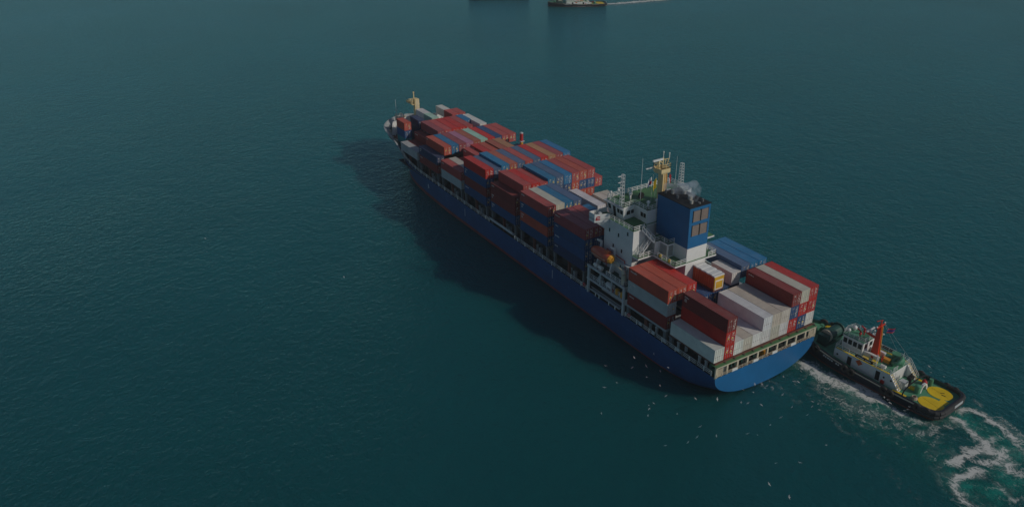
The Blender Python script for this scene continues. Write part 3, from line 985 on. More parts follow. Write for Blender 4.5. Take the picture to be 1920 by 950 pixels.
# bridge deck and wings
bd = MB()
bd.prism([(28.4, 10.9), (38.6, 10.9), (38.6, -10.9), (28.4, -10.9), (28.4, -7.2), (29.6, -6.4), (29.6, 6.4), (28.4, 7.2)], 23.5, 23.7, 0, 1)
bd.build('bridge_deck', [M['white'], M['deckgreen']], ship)
for s in (1, -1):
    w = MB()
    f = [(39.9, s * 9.0), (39.9, s * 13.9), (37.9, s * 13.9), (36.6, s * 10.9), (37.0, s * 9.0)]
    w.prism(f, 23.55, 23.72, 0, 1)
    for a, b2 in ((0, 1), (1, 2), (2, 3)):
        p, q = f[a], f[b2]
        d = Vector((q[0] - p[0], q[1] - p[1], 0)).normalized()
        nn = Vector((-d.y, d.x, 0)) * 0.08
        w.prism([(p[0], p[1]), (q[0], q[1]), (q[0] + nn.x, q[1] + nn.y), (p[0] + nn.x, p[1] + nn.y)], 22.9 if a != 0 else 23.0, 24.85)
    w.face([(39.8, s * 13.6, 23.0), (37.9, s * 13.6, 23.0), (37.2, s * 10.72, 20.6), (38.2, s * 10.72, 20.6)])
    w.face([(39.8, s * 13.6, 23.0), (39.8, s * 10.72, 23.0), (38.2, s * 10.72, 20.6)])
    w.face([(37.9, s * 13.6, 23.0), (36.7, s * 10.72, 23.0), (37.2, s * 10.72, 20.6)])
    wing = w.build('bridge_wing', [M['white'], M['deckgreen']], ship)
    MB().box(38.0, 38.6, s * 12.2 - 0.35, s * 12.2 + 0.35, 23.72, 24.8).build('wing_console', M['palegrey'], wing)
    if s == 1:
        # red emblem on the aft bulwark of the port wing
        e = MB()
        ex, ey = 37.86, 13.55
        d = Vector((36.6 - 37.9, 10.9 - 13.9, 0)).normalized()
        nrm = Vector((d.y, -d.x, 0))
        if nrm.x > 0:
            nrm = -nrm
        def pp(u, z, o=0.05):
            q = Vector((37.9, 13.9, 0)) + d * u + nrm * o
            return (q.x, q.y, z)
        def bar_(u0, u1, z0, z1):
            e.face([pp(u0, z0), pp(u1, z0), pp(u1, z1), pp(u0, z1)])
        ring = [(0.85 + 0.5 * math.cos(t), 23.9 + 0.5 * math.sin(t)) for t in [i * math.pi / 8 for i in range(16)]]
        ring2 = [(0.85 + 0.32 * math.cos(t), 23.9 + 0.32 * math.sin(t)) for t in [i * math.pi / 8 for i in range(16)]]
        for i in range(16):
            j2 = (i + 1) % 16
            if i in (0, 15):
                continue
            e.face([pp(*ring[i]), pp(*ring[j2]), pp(*ring2[j2]), pp(*ring2[i])])
        bar_(0.6, 1.1, 23.78, 23.98)
        bar_(0.3, 0.5, 23.35, 23.85)
        e.build('wing_emblem', M['emblem'], wing)

# wheelhouse
wl = MB()
plan_lo = [(39.3, 8.85), (34.2, 8.95), (34.5, 5.8), (32.4, 5.8), (30.0, 6.0), (30.0, -6.0), (32.4, -5.8), (34.5, -5.8), (34.2, -8.95), (39.3, -8.85)]
plan_hi = [(40.1, 9.1), (33.9, 9.3), (34.2, 6.1), (32.4, 6.1), (29.9, 6.1), (29.9, -6.1), (32.4, -6.1), (34.2, -6.1), (33.9, -9.3), (40.1, -9.1)]
n = len(plan_lo)
for i in range(n):
    j = (i + 1) % n
    wl.face([(plan_lo[i][0], plan_lo[i][1], 23.7), (plan_lo[j][0], plan_lo[j][1], 23.7), (plan_hi[j][0], plan_hi[j][1], 26.6), (plan_hi[i][0], plan_hi[i][1], 26.6)])
wl.face([(p[0], p[1], 23.71) for p in plan_lo])
wheel = wl.build('wheelhouse', M['white'], ship)
rf = MB()
rf.prism(plan_hi, 26.6, 26.8, 0, 1)
rf.build('wheelhouse_roof', [M['white'], M['deckgreen']], wheel)
def slanted(parent, i, j, t0, t1, s0, s1, mat='glass', name='window', off=0.04):
    """a pane lying on the wheelhouse wall between corners i and j"""
    L0, L1 = Vector((*plan_lo[i], 23.7)), Vector((*plan_lo[j], 23.7))
    H0, H1 = Vector((*plan_hi[i], 26.6)), Vector((*plan_hi[j], 26.6))
    def pt(t, s):
        return L0.lerp(L1, t).lerp(H0.lerp(H1, t), s)
    q = [pt(t0, s0), pt(t1, s0), pt(t1, s1), pt(t0, s1)]
    nn = (q[1] - q[0]).cross(q[3] - q[0]).normalized()
    c = sum(q, Vector()) / 4
    if nn.dot(c - Vector((35, 0, 25))) < 0:
        nn = -nn
    m = MB()
    p = [v + nn * off for v in q]
    r = [v - nn * 0.05 for v in q]
    m.face(p)
    for k in range(4):
        m.face([p[k], r[k], r[(k + 1) % 4], p[(k + 1) % 4]])
    return m.build(name, M[mat], parent)
slanted(wheel, 0, 1, 0.06, 0.22, 0.42, 0.78)
slanted(wheel, 0, 1, 0.62, 0.76, 0.42, 0.74)
slanted(wheel, 0, 1, 0.80, 0.95, 0.42, 0.74)
slanted(wheel, 0, 1, 0.36, 0.52, 0.02, 0.80, 'black', 'door')
slanted(wheel, 1, 2, 0.30, 0.62, 0.36, 0.68)
slanted(wheel, 1, 2, 0.70, 0.96, 0.36, 0.68)
slanted(wheel, 3, 4, 0.10, 0.40, 0.40, 0.74)
slanted(wheel, 3, 4, 0.50, 0.78, 0.40, 0.74)
slanted(wheel, 4, 5, 0.22, 0.30, 0.45, 0.75)
for k in range(9):
    slanted(wheel, 9, 0, 0.03 + k * 0.108, 0.03 + k * 0.108 + 0.085, 0.45, 0.85)
MB().prism([(33.6, 9.3), (40.4, 9.15), (40.4, 9.75), (33.6, 9.85)], 26.45, 26.58).build('sun_visor', M['palegrey'], wheel)
lb_ = MB()
lb_.torus((33.0, 5.62, 24.9), (0.2, 1, 0), 0.34, 0.1).build('lifebuoy', M['red'], wheel)
MB().box(33.7, 34.3, 5.55, 5.75, 24.7, 25.3).build('hose_box', M['red'], wheel)
rl = MB()
rl.rail([(38.8, 9.2, 26.8), (33.9, 9.2, 26.8), (34.2, 6.05, 26.8), (29.95, 6.05, 26.8), (29.95, 3.7, 26.8)], 1.05, 1.4, 0.07, 3, 0.10)
rl.rail([(39.9, 8.9, 26.8), (39.9, -8.9, 26.8), (34.0, -9.2, 26.8), (34.2, -6.05, 26.8), (29.95, -6.05, 26.8)], 1.05, 1.4, 0.09, 3, 0.10)
rl.build('roof_railing', M['white'], wheel)
rl = MB()
rl.rail([(36.6, 10.8, 23.7), (28.5, 10.8, 23.7), (28.5, 7.9, 23.7)], 1.05, 1.5, 0.08, 3, 0.11)
rl.rail([(36.6, -10.8, 23.7), (28.5, -10.8, 23.7), (28.5, -7.9, 23.7)], 1.05, 1.5, 0.08, 3, 0.11)
rl.build('bridge_railing', M['white'], ship)

# things on the wheelhouse roof
rm = MB()
rm.prism([(32.1, -0.35), (33.4, -0.5), (33.4, 0.7), (32.1, 0.55)], 26.8, 33.4)
mast = rm.build('radar_mast', M['cream'], ship)
pf = MB()
pl = [(31.7, -1.1), (33.4, -1.55), (34.5, -0.9), (34.5, 1.2), (33.4, 1.75), (31.7, 1.35)]
pf.prism(pl, 33.4, 33.55)
for a, b2 in zip(pl, pl[1:] + pl[:1]):
    pf.face([(a[0], a[1], 33.5), (b2[0], b2[1], 33.5), (b2[0], b2[1], 34.4), (a[0], a[1], 34.4)])
pf.rail([(p[0], p[1], 34.4) for p in pl + pl[:1]], 1.0, 1.2, 0.07, 2)
pf.build('radar_platform', M['cream'], mast)
MB().bar((33.4, 0.7, 34.0), (33.4, 0.7, 36.2), 0.3).bar((33.4, -0.4, 34.0), (33.4, -0.4, 36.4), 0.2).bar((33.4, -1.4, 34.2), (33.2, -1.9, 36.0), 0.14).bar((33.4, -0.4, 35.9), (33.2, -1.9, 35.9), 0.12).bar((33.4, 0.7, 36.0), (33.4, -0.4, 35.0), 0.14).bar((33.4, -1.0, 34.0), (33.3, -1.0, 36.0), 0.12).build('radar_frame', M['cream'], mast)
MB().box(33.15, 33.5, -0.2, 2.5, 35.9, 36.25).build('radar_scanner', M['white'], mast)
MB().box(34.4, 34.65, 0.9, 3.2, 34.0, 34.2).tube((34.5, 1.2, 33.5), (34.5, 1.2, 34.0), 0.15, 8).build('radar_scanner', M['white'], mast)
MB().tube((33.4, -0.4, 36.4), (33.4, -0.4, 37.6), 0.08, 6).ball((33.4, -0.4, 37.6), 0.16).build('mast_light', M['mark_white'], mast)
MB().tube((33.2, -1.9, 36.0), (33.2, -1.9, 37.0), 0.1, 6).ball((33.2, -1.9, 37.1), 0.16).build('mast_light', M['mark_white'], mast)
MB().bar((31.75, -0.3, 27), (31.75, -0.3, 33.2), 0.1).bar((31.75, 0.3, 27), (31.75, 0.3, 33.2), 0.1).bar((32.9, -1.2, 27), (32.9, -1.2, 33.2), 0.08).build('mast_ladder', M['orangelite'], mast)
def lattice(name, x, y, z0, z1, w, wt):
    m = MB()
    cs = [(-1, -1), (1, -1), (1, 1), (-1, 1)]
    nseg = 9
    for cx, cy in cs:
        m.bar((x + cx * w, y + cy * w, z0), (x + cx * wt, y + cy * wt, z1), 0.11)
    for k in range(nseg + 1):
        t = k / nseg
        ww = w + (wt - w) * t
        zz = z0 + (z1 - z0) * t
        for a, b2 in zip(cs, cs[1:] + cs[:1]):
            m.bar((x + a[0] * ww, y + a[1] * ww, zz), (x + b2[0] * ww, y + b2[1] * ww, zz), 0.08)
    return m.build(name, M['white'], ship)
lm_ = lattice('lattice_mast', 35.0, 9.0, 26.8, 33.9, 0.34, 0.26)
MB().box(34.9, 35.2, 9.2, 10.3, 33.6, 33.7).box(34.9, 35.2, 9.2, 10.2, 32.2, 32.3).box(34.9, 35.2, 9.2, 10.2, 31.0, 31.1).ball((35.1, 10.0, 30.6), 0.3).build('aerial_bracket', M['white'], lm_)
lattice('lattice_mast', 36.0, -8.6, 26.8, 32.6, 0.46, 0.3)
MB().tube((33.5, 5.2, 26.8), (33.5, 5.2, 37.2), 0.07, 6, 0, 0.03).build('whip_antenna', M['white'], ship)
MB().tube((38.2, -9.0, 26.8), (38.2, -9.0, 33.5), 0.06, 6, 0, 0.03).build('whip_antenna', M['white'], ship)
for (x, y, r) in ((30.6, 5.4, 0.38), (30.4, 3.2, 0.36), (39.3, 8.6, 0.32), (36.3, 5.6, 0.42)):
    MB().tube((x, y, 26.8), (x, y, 28.2), r * 0.5, 8).ball((x, y, 28.4), r).build('satellite_dome', M['white'], ship, smooth=True)
MB().tube((35.4, 3.2, 27.7), (35.7, 3.2, 27.7), 0.75, 12).tube((35.5, 3.2, 26.8), (35.5, 3.2, 27.2), 0.12, 6).build('compass_stand', M['black'], ship)
MB().box(33.6, 34.8, -4.4, -2.8, 26.8, 27.9).build('roof_locker', M['white'], ship)

# decks and louvered houses aft of the block
MB().prism([(19.6, 6.8), (26.4, 6.8), (26.4, 10.9), (28.6, 10.9), (28.6, -10.9), (26.4, -10.9), (26.4, -4.6), (19.4, -4.6)], 17.85, 18.2, 0, 1).build('casing_deck', [M['white'], M['deckgreen']], ship)
lh = MB()
lh.prism([(28.6, 6.7), (26.0, 6.7), (26.0, 5.45), (23.6, 5.45), (23.6, 3.75), (23.6, -3.0), (26.0, -4.2), (28.6, -4.2)], 18.2, 21.3, 0, 1)
lhouse = lh.build('fan_house', [M['white'], M['deckgreen']], ship)
def louver(parent, a, b, nrm, mat, n=14):
    a, b, nrm = Vector(a), Vector(b), Vector(nrm)
    h = Vector((b.x - a.x, b.y - a.y, 0))
    m = MB()
    for k in range(n):
        z0 = a.z + (b.z - a.z) * (k + 0.05) / n
        z1 = a.z + (b.z - a.z) * (k + 0.75) / n
        p = [a + nrm * 0.14, a + h + nrm * 0.14]
        q = [a + nrm * 0.02, a + h + nrm * 0.02]
        m.face([(p[0].x, p[0].y, z0), (p[1].x, p[1].y, z0), (q[1].x, q[1].y, z1), (q[0].x, q[0].y, z1)])
    m.face([(a.x + nrm.x * 0.012, a.y + nrm.y * 0.012, a.z), (b.x + nrm.x * 0.012, b.y + nrm.y * 0.012, a.z), (b.x + nrm.x * 0.012, b.y + nrm.y * 0.012, b.z), (a.x + nrm.x * 0.012, a.y + nrm.y * 0.012, b.z)])
    return m.build('louver', mat, parent)
louver(lhouse, (28.3, 6.7, 18.7), (26.3, 6.7, 20.9), (0, 1, 0), M['louver'])
louver(lhouse, (25.8, 5.45, 18.6), (23.9, 5.45, 20.9), (0, 1, 0), M['louver'])
louver(lhouse, (23.6, 5.2, 18.6), (23.6, 4.0, 20.9), (-1, 0, 0), M['louver'])
MB().rail([(27.5, 6.6, 21.3), (26.1, 6.6, 21.3), (26.1, 5.35, 21.3), (23.7, 5.35, 21.3), (23.7, 3.7, 21.3)], 1.05, 1.2, 0.07, 3, 0.1).build('fan_house_railing', M['white'], ship)
MB().rail([(28.4, 10.8, 18.2), (26.5, 10.8, 18.2), (26.5, 6.7, 18.2), (19.7, 6.7, 18.2), (19.7, 3.6, 18.2)], 1.05, 1.3, 0.07, 3, 0.1).build('casing_railing', M['white'], ship)
MB().rail([(24.5, -4.5, 18.2), (19.5, -4.5, 18.2), (19.5, -2.4, 18.2)], 1.05, 1.3, 0.09, 3, 0.12).build('casing_railing', M['white'], ship)
for x in (24.4, 21.6):
    MB().ball((x, 6.55, 18.7), 0.4, 0.25, 0.4).build('lifebuoy_light', M['yellow'], ship)
def stairs(a, b, side, n=9):
    a, b, side = Vector(a), Vector(b), Vector(side)
    m = MB()
    for s in (0, 1):
        o = side * s
        m.bar(a + o, b + o, 0.18)
        m.bar(a + o + Vector((0, 0, 0.95)), b + o + Vector((0, 0, 0.95)), 0.09)
        for k in range(4):
            p = a.lerp(b, k / 3) + o
            m.bar(p, p + Vector((0, 0, 0.95)), 0.08)
    for k in range(1, n):
        p = a.lerp(b, k / n)
        m.bar(p, p + side, 0.14)
    return m.build('stairway', M['white'], ship)
stairs((27.0, 10.0, 18.2), (27.0, 7.0, 21.3), (0.9, 0, 0))
stairs((26.4, 6.5, 21.3), (28.6, 8.0, 23.6), (-0.5, 0.75, 0))

# funnel
fx0, fx1, fy0, fy1 = 19.85, 29.6, -1.95, 3.55
cs_ = MB()
cs_.prism([(fx0, fy0), (fx1, fy0), (fx1, fy1), (fx0, fy1)], 5.3, 21.25)
cs_.build('funnel_casing', M['white'], ship)
fn_ = MB()
fn_.v = []
lo = [(fx0, fy0), (fx1, fy0), (fx1, fy1), (fx0, fy1)]
hi = [(fx0, fy0 + 0.1), (fx1, fy0 + 0.1), (fx1, fy1 + 0.25), (fx0, fy1 + 0.25)]
for i in range(4):
    j = (i + 1) % 4
    fn_.face([(*lo[i], 21.25), (*lo[j], 21.25), (*hi[j], 30.35), (*hi[i], 30.35)])
fn_.face([(*p, 30.3) for p in hi], 0)
funnel = fn_.build('funnel', [M['blue']], ship)
MB().prism([(hi[0][0] - 0.12, hi[0][1] - 0.15), (hi[1][0] + 0.1, hi[1][1] - 0.15), (hi[2][0] + 0.1, hi[2][1] + 0.12), (hi[3][0] - 0.12, hi[3][1] + 0.12)], 30.36, 30.5).build('funnel_top', M['black'], funnel)
for y0, y1 in ((0.95, 2.75), (-1.25, 0.60)):
    for z0, z1 in ((24.0, 26.35), (27.2, 29.6)):
        fr = MB()
        xx = fx0 - 0.02
        fr.box(xx - 0.06, xx + 0.04, y0 - 0.12, y0, z0 - 0.1, z1 + 0.1).box(xx - 0.06, xx + 0.04, y1, y1 + 0.16, z0 - 0.1, z1 + 0.1)
        fr.build('louver_frame', M['black'], funnel)
        louver(funnel, (fx0, y1, z0), (fx0, y0, z1), (-1, 0, 0), M['rustlouver'], 7)
for (x, y, h, r) in ((21.6, 1.9, 1.1, 0.42), (23.4, 0.6, 1.3, 0.6), (25.2, 2.4, 1.0, 0.35), (27.6, 1.6, 1.5, 0.4), (28.6, 2.6, 1.2, 0.3), (21.2, -0.8, 0.9, 0.3), (26.4, -0.6, 1.1, 0.5), (20.7, 0.6, 0.5, 0.35)):
    MB().tube((x, y, 30.5), (x, y, 30.5 + 0.6 * h), r * 0.8, 10).torus((x, y, 30.5 + 0.6 * h), (0, 0, 1), r * 0.7, r * 0.15, 10, 5).build('exhaust_pipe', M['darkgrey'] if r < 0.4 else M['louver'], funnel)
window(house, (28.6, 0.1, 14.0), (28.6, 0.9, 16.0), (-1, 0, 0))

# port side boat deck: platforms, beams, pillars
for s in (1, -1):
    lo_, hi_ = sorted((s * 10.7, s * 14.0))
    bd_ = MB()
    bd_.box(27.2, 39.4, lo_ + (0.0 if s > 0 else 0.3), hi_ - (0.3 if s > 0 else 0), 11.8, 11.95, 1)
    bd_.box(27.2, 39.4, lo_ + (0.0 if s > 0 else 0.3), hi_ - (0.3 if s > 0 else 0), 8.65, 8.8, 1)
    y = s * 13.85
    bd_.box(26.7, 39.7, y - 0.2, y + 0.2, 11.75, 12.2).box(26.7, 39.7, y - 0.2, y + 0.2, 8.6, 9.0)
    bd_.build('boat_deck', [M['palegrey'], M['darkgreen']], ship)
    for x in (26.8, 39.2):
        MB().box(x - 0.25, x + 0.25, y - 0.22, y + 0.22, 5.3, 11.73).build('deck_pillar', M['palegrey'], ship)
    for x in (31, 35):
        MB().box(x - 0.12, x + 0.12, y - 0.15, y + 0.15, 9.02, 11.73).build('deck_pillar', M['palegrey'], ship)
    if s == 1:
        MB().rail([(39.3, 13.5, 8.8), (27.0, 13.5, 8.8)], 1.1, 1.5, 0.08, 3, 0.11).rail([(33.5, 13.5, 11.95), (27.2, 13.5, 11.95), (27.2, 11.0, 11.95)], 1.1, 1.4, 0.08, 3, 0.11).build('boat_deck_railing', M['white'], ship)
# ledge with awning boards along the house side
MB().box(28.8, 37.2, 10.72, 11.5, 15.2, 15.35).box(29.6, 31.4, 10.72, 11.6, 12.0, 14.2).build('side_locker', M['palegrey'], ship)
# davits
for x in (33.9, 38.6):
    dv = MB()
    dv.prism_y([(x - 0.22, 0), (x + 0.22, 0), (x + 0.22, 0.01), (x - 0.22, 0.01)], 0, 0.01) if False else None
    pts = [(11.2, 11.95), (12.4, 11.95), (11.8, 14.0), (11.3, 17.2), (12.3, 18.0), (12.2, 18.4), (10.95, 17.7), (11.0, 14.0)]
    i0 = len(dv.v)
    k = len(pts)
    dv.v += [(x - 0.2, p[0], p[1]) for p in pts] + [(x + 0.2, p[0], p[1]) for p in pts]
    dv.f += [tuple(range(k)), tuple(reversed(range(k, 2 * k)))] + [(a, (a + 1) % k, k + (a + 1) % k, k + a) for a in range(k)]
    dv.m += [0] * (k + 2)
    dv.build('davit', M['white'], ship)
for (x, y) in ((37.6, 13.1), (36.0, 13.1)):
    MB().tube((x - 0.6, y, 12.6), (x + 0.6, y, 12.6), 0.42, 12).box(x - 0.5, x + 0.5, y - 0.3, y + 0.3, 11.95, 12.25).build('life_raft', M['mark_white'], ship)
MB().tube((31.6, 12.9, 9.6), (33.6, 12.9, 9.6), 0.6, 12).build('deck_drum', M['white'], ship)
MB().tube((36.0, 12.6, 9.5), (36.9, 12.6, 9.5), 0.55, 10).box(35.7, 37.2, 12.0, 13.2, 8.8, 9.1).build('boat_winch', M['palegrey'], ship)
MB().box(29.2, 30.0, 13.0, 13.6, 8.8, 10.3).build('stores_locker', M['orangelite'], ship)
MB().box(27.6, 28.3, 13.0, 13.6, 8.8, 10.2).build('stores_locker', M['orangelite'], ship)
MB().torus((31.0, 13.62, 9.4), (0, 1, 0), 0.34, 0.10).build('lifebuoy', M['red'], ship)
# stores crane
cr_ = MB()
cr_.tube((28.0, 13.1, 11.95), (28.0, 13.1, 14.4), 0.55, 12).tube((28.0, 13.1, 14.4), (28.5, 13.0, 15.2), 0.45, 10).tube((28.3, 13.05, 14.9), (32.9, 12.5, 15.1), 0.26, 8, 0, 0.16)
cr_.build('stores_crane', M['beige'], ship)
# accommodation ladder stowed along the rail
al = MB()
for k in range(22):
    al.box(28.0 + k * 0.48, 28.0 + k * 0.48 + 0.4, 13.2, 14.0, 6.2 + 0.02 * (k % 2), 6.28 + 0.02 * (k % 2))
al.bar((27.6, 13.15, 6.5), (39.0, 13.15, 6.5), 0.12).bar((27.6, 14.05, 6.5), (39.0, 14.05, 6.5), 0.12)
al.build('accommodation_ladder', M['palegrey'], ship)
for x in (36.2, 34.9, 31.4, 29.2):
    MB().tube((x, 14.08, 5.6), (x, 14.08, 6.5), 0.12, 6).build('ladder_roller', M['mark_white'], ship)
al = MB()
al.box(71.5, 83.6, 13.35, 14.05, 6.55, 6.75).bar((71.5, 14.02, 7.2), (83.6, 14.02, 7.2), 0.10).box(72, 83, 13.9, 14.05, 6.75, 7.15)
al.build('accommodation_ladder', M['palegrey'], ship)

# lifeboat
lbt = empty('lifeboat', (35.8, 13.05, 16.0))
tag(lbt, 'enclosed orange lifeboat hanging in white davits beside the bridge house', 'lifeboat')
lb2 = MB()
secs = [(-3.5, 0.55), (-3.3, 0.95), (-2.6, 1.22), (-1.0, 1.36), (1.0, 1.36), (2.4, 1.1), (3.2, 0.7), (3.7, 0.2)]
rings = []
for x, r in secs:
    rings.append([(x, r * math.cos(t) * (0.95 if math.sin(t) > 0 else 1), r * math.sin(t) * (1.0 if math.sin(t) > 0 else 0.95)) for t in [i * math.pi / 8 for i in range(16)]])
for ra, rb in zip(rings, rings[1:]):
    for i in range(16):
        j = (i + 1) % 16
        lb2.face([ra[i], rb[i], rb[j], ra[j]])
lb2.face(rings[0]); lb2.face(rings[-1])
lb2.build('body', M['boat'], lbt, smooth=True, merge=True)
MB().tube((-3.15, 0, 0.05), (-3.6, 0, 0.05), 1.12, 8, 0, 0.75).box(-3.72, -3.6, -0.35, 0.35, -0.3, 0.5).build('stern_hatch', M['orangelite'], lbt)  # amber against the redder body paints sunlight on the stern end
MB().box(-2.4, -1.4, -0.45, 0.45, 1.1, 1.5).build('conning_hood', M['orange'], lbt)
MB().box(-2.6, 2.0, 1.3, 1.42, -0.12, -0.02).box(-2.6, 2.0, -1.42, -1.3, -0.12, -0.02).build('fender_strip', M['beige'], lbt)

for x in (33.9, 38.0):
    MB().tube((x, 12.25, 18.1), (x, 12.6, 17.2), 0.05, 5).build('boat_fall', M['darkgrey'], ship)

# rails along the ship's side
def side_rail(xa, xb, s, zoff=0.0):
    pts = []
    x = xa
    while x < xb:
        pts.append((x, s * (interp(x, YD) - 0.10), interp(x, ZT) - 0.02))
        x += 4.0
    pts.append((xb, s * (interp(xb, YD) - 0.10), interp(xb, ZT) - 0.02))
    return MB().rail(pts, 1.05, 2.0, 0.08, 3, 0.17).build('deck_railing', M['mark_white'], ship)
side_rail(0.2, 26.0, 1)
side_rail(40.0, 71.0, 1)
side_rail(84.0, 140.0, 1)
side_rail(0.2, 140.0, -1)
# solid white panels let into the port rail
for x in (9.0, 16.4, 20.5, 13.0, 24.0):
    MB().box(x, x + 0.9, 13.86, 13.92, 5.9, 6.6).build('rail_panel', M['palegrey'], ship)
for x in (24.6, 40.6):
    MB().torus((x, 13.98, 6.5), (0, 1, 0), 0.36, 0.1).build('lifebuoy', M['red'], ship)
# machinery in the open passage
for x in [46 + 14.6 * k for k in range(6)]:
    MB().box(x, x + 0.8, 12.0, 12.7, 5.3, 6.9).tube((x + 1.8, 12.4, 5.3), (x + 1.8, 12.4, 6.9), 0.28, 8).ball((x + 1.8, 12.4, 7.0), 0.36, m=0).build('deck_vent', M['grey'], ship)

# ------------------------------------------------------------------ stern gallery
sg = MB()
sg.box(-1.0, -0.6, -13.85, 13.85, 7.52, 7.8).box(-1.0, 0.6, -13.9, 13.9, 7.8, 7.95, 1)
gal = sg.build('stern_gallery', [M['beige'], M['deckgreen']], ship)
for k in range(11):
    y = 13.6 - k * 2.72
    MB().box(-0.98, -0.62, y - 0.22, y + 0.22, 5.3, 7.52).build('gallery_pillar', M['beige'], gal)
for s in (1, -1):
    sl = MB()
    for k in range(6):
        sl.box(-0.95, -0.8, min(s * 13.5, s * 11.9), max(s * 13.5, s * 11.9), 5.7 + k * 0.28, 5.82 + k * 0.28)
    sl.box(-1.0, -0.7, s * 13.85 - 0.12, s * 13.85 + 0.12, 5.3, 7.9)
    sl.build('gallery_slats', M['beige'], gal)
# rail with lattice panels on the stern edge
MB().rail([(-1.05, 13.7, 5.5), (-1.05, -13.7, 5.5)], 0.75, 1.36, 0.06, 3, 0.10, 0).build('stern_railing', M['beige'], gal)
for y in (8.9, 3.2, -2.1, -7.4):
    MB().box(-1.12, -0.98, y - 0.7, y + 0.7, 5.6, 6.15).build('rail_panel', M['white'], gal)
for y in (6.9, 4.9, 0.2, -0.6, -4.4, -5.6, -9.4, -11.0):
    MB().bar((-1.08, y - 0.5, 5.6), (-1.08, y + 0.5, 6.1), 0.06).bar((-1.08, y - 0.5, 6.1), (-1.08, y + 0.5, 5.6), 0.06).build('rail_lattice', M['oxide'], gal)
for k in range(11):
    y = YR(k) - 1.25
    MB().box(-0.75, -0.1, y - 0.15, y + 0.15, 7.96, 8.12).build('lashing_point', M['rustlouver'], ship)
MB().bar((-0.5, 13.8, 8.5), (-0.5, -13.8, 8.5), 0.08).build('lashing_rail', M['oxide'], ship)
# mooring winches, green, under the gallery
for y in (9.2, 6.4, 1.2, -1.6, -5.8, -8.6):
    MB().tube((1.0, y - 0.8, 6.4), (1.0, y + 0.8, 6.4), 0.62, 10).box(0.4, 1.6, y - 1.1, y - 0.8, 5.3, 7.0).box(0.4, 1.6, y + 0.8, y + 1.1, 5.3, 7.0).build('mooring_winch', M['darkgreen'], ship)
MB().tube((-0.1, 11.0, 5.3), (-0.1, 11.0, 6.9), 0.35, 10).build('rope_drum', M['mark_white'], ship)
MB().box(-0.3, 0.4, 9.9, 10.7, 6.3, 7.2).build('gear_locker', M['yellow'], ship)
MB().box(-0.3, 0.4, -0.6, 0.6, 5.3, 6.3).build('gear_locker', M['orangelite'], ship)
for x, y in ((3.0, 12.4), (5.0, 12.2), (9.2, 11.8), (10.8, 12.4), (17.5, 12.3), (19.3, 12.5)):
    MB().tube((x, y, 5.3), (x, y, 6.6), 0.32, 10).ball((x, y, 6.65), 0.42, 0.42, 0.25).build('mushroom_vent', M['palegrey'], ship)
MB().box(-0.6, 0.9, 11.9, 13.3, 5.3, 6.6).box(0.9, 1.6, 12.3, 13.1, 5.3, 7.1).build('mooring_winch', M['darkgreen'], ship)

# tall orange post with a red head at the starboard rail
vp = MB()
vp.tube((110.3, -13.1, 6.0), (110.3, -13.1, 16.0), 0.5, 10, 0).tube((110.3, -13.1, 16.0), (110.3, -13.1, 18.3), 0.52, 10, 1).ball((110.3, -13.1, 18.4), 0.55, 0.55, 0.3, m=2)
vp.box(109.6, 111.0, -13.8, -12.4, 15.8, 16.0, 2)
vp.build('derrick_post', [M['orangelite'], M['red'], M['palegrey']], ship)

# ------------------------------------------------------------------ signal flags on the halyards under the radar platform
def flag(name, a, w, h, cols, label, cat='flag', dirv=(0.3, 0.95, 0), group=None, droop=0.9):
    a = Vector(a)
    d = Vector(dirv).normalized()
    nx, nz = 8, 4
    side = Vector((-d.y, d.x, 0))
    m = MB()
    def p(i, k):
        u, v = i / nx, k / nz
        return a + d * (w * u * (1 - 0.35 * droop)) + Vector((0, 0, -h * v - droop * 0.7 * w * u * u)) + side * (0.12 * w * math.sin(6.0 * u + v))
    for i in range(nx):
        for k in range(nz):
            ci = cols(i / nx, (k + 0.5) / nz)
            m.face([p(i, k), p(i + 1, k), p(i + 1, k + 1), p(i, k + 1)], ci)
    mats = [M['flagwhite'], M['red'], M['yellow'], M['flagblue']]
    o = m.build(name, mats)
    return tag(o, label, cat, group)
flag('signal_flag', (32.6, 3.2, 33.0), 1.3, 1.6, lambda u, v: 0 if v < 0.5 else (1 if u < 0.5 else 3), 'white and red signal flag hanging under the radar platform', droop=1.3)
flag('signal_flag', (32.2, 2.2, 32.6), 1.0, 2.2, lambda u, v: 2, 'plain yellow signal flag hanging beside the radar mast', droop=1.3)
flag('signal_flag', (32.4, -1.7, 32.8), 1.0, 2.2, lambda u, v: 1 if u > 0.3 or v < 0.5 else 0, 'mostly red flag hanging on the funnel side of the radar mast', droop=1.3, dirv=(0.3, -0.95, 0))
hl = MB()
for y in (3.2, 2.2, -1.7):
    hl.tube((32.4, y, 27.0), (32.8, y * 0.8, 33.3), 0.025, 4)
hl.build('halyard', M['mark_white'], mast)

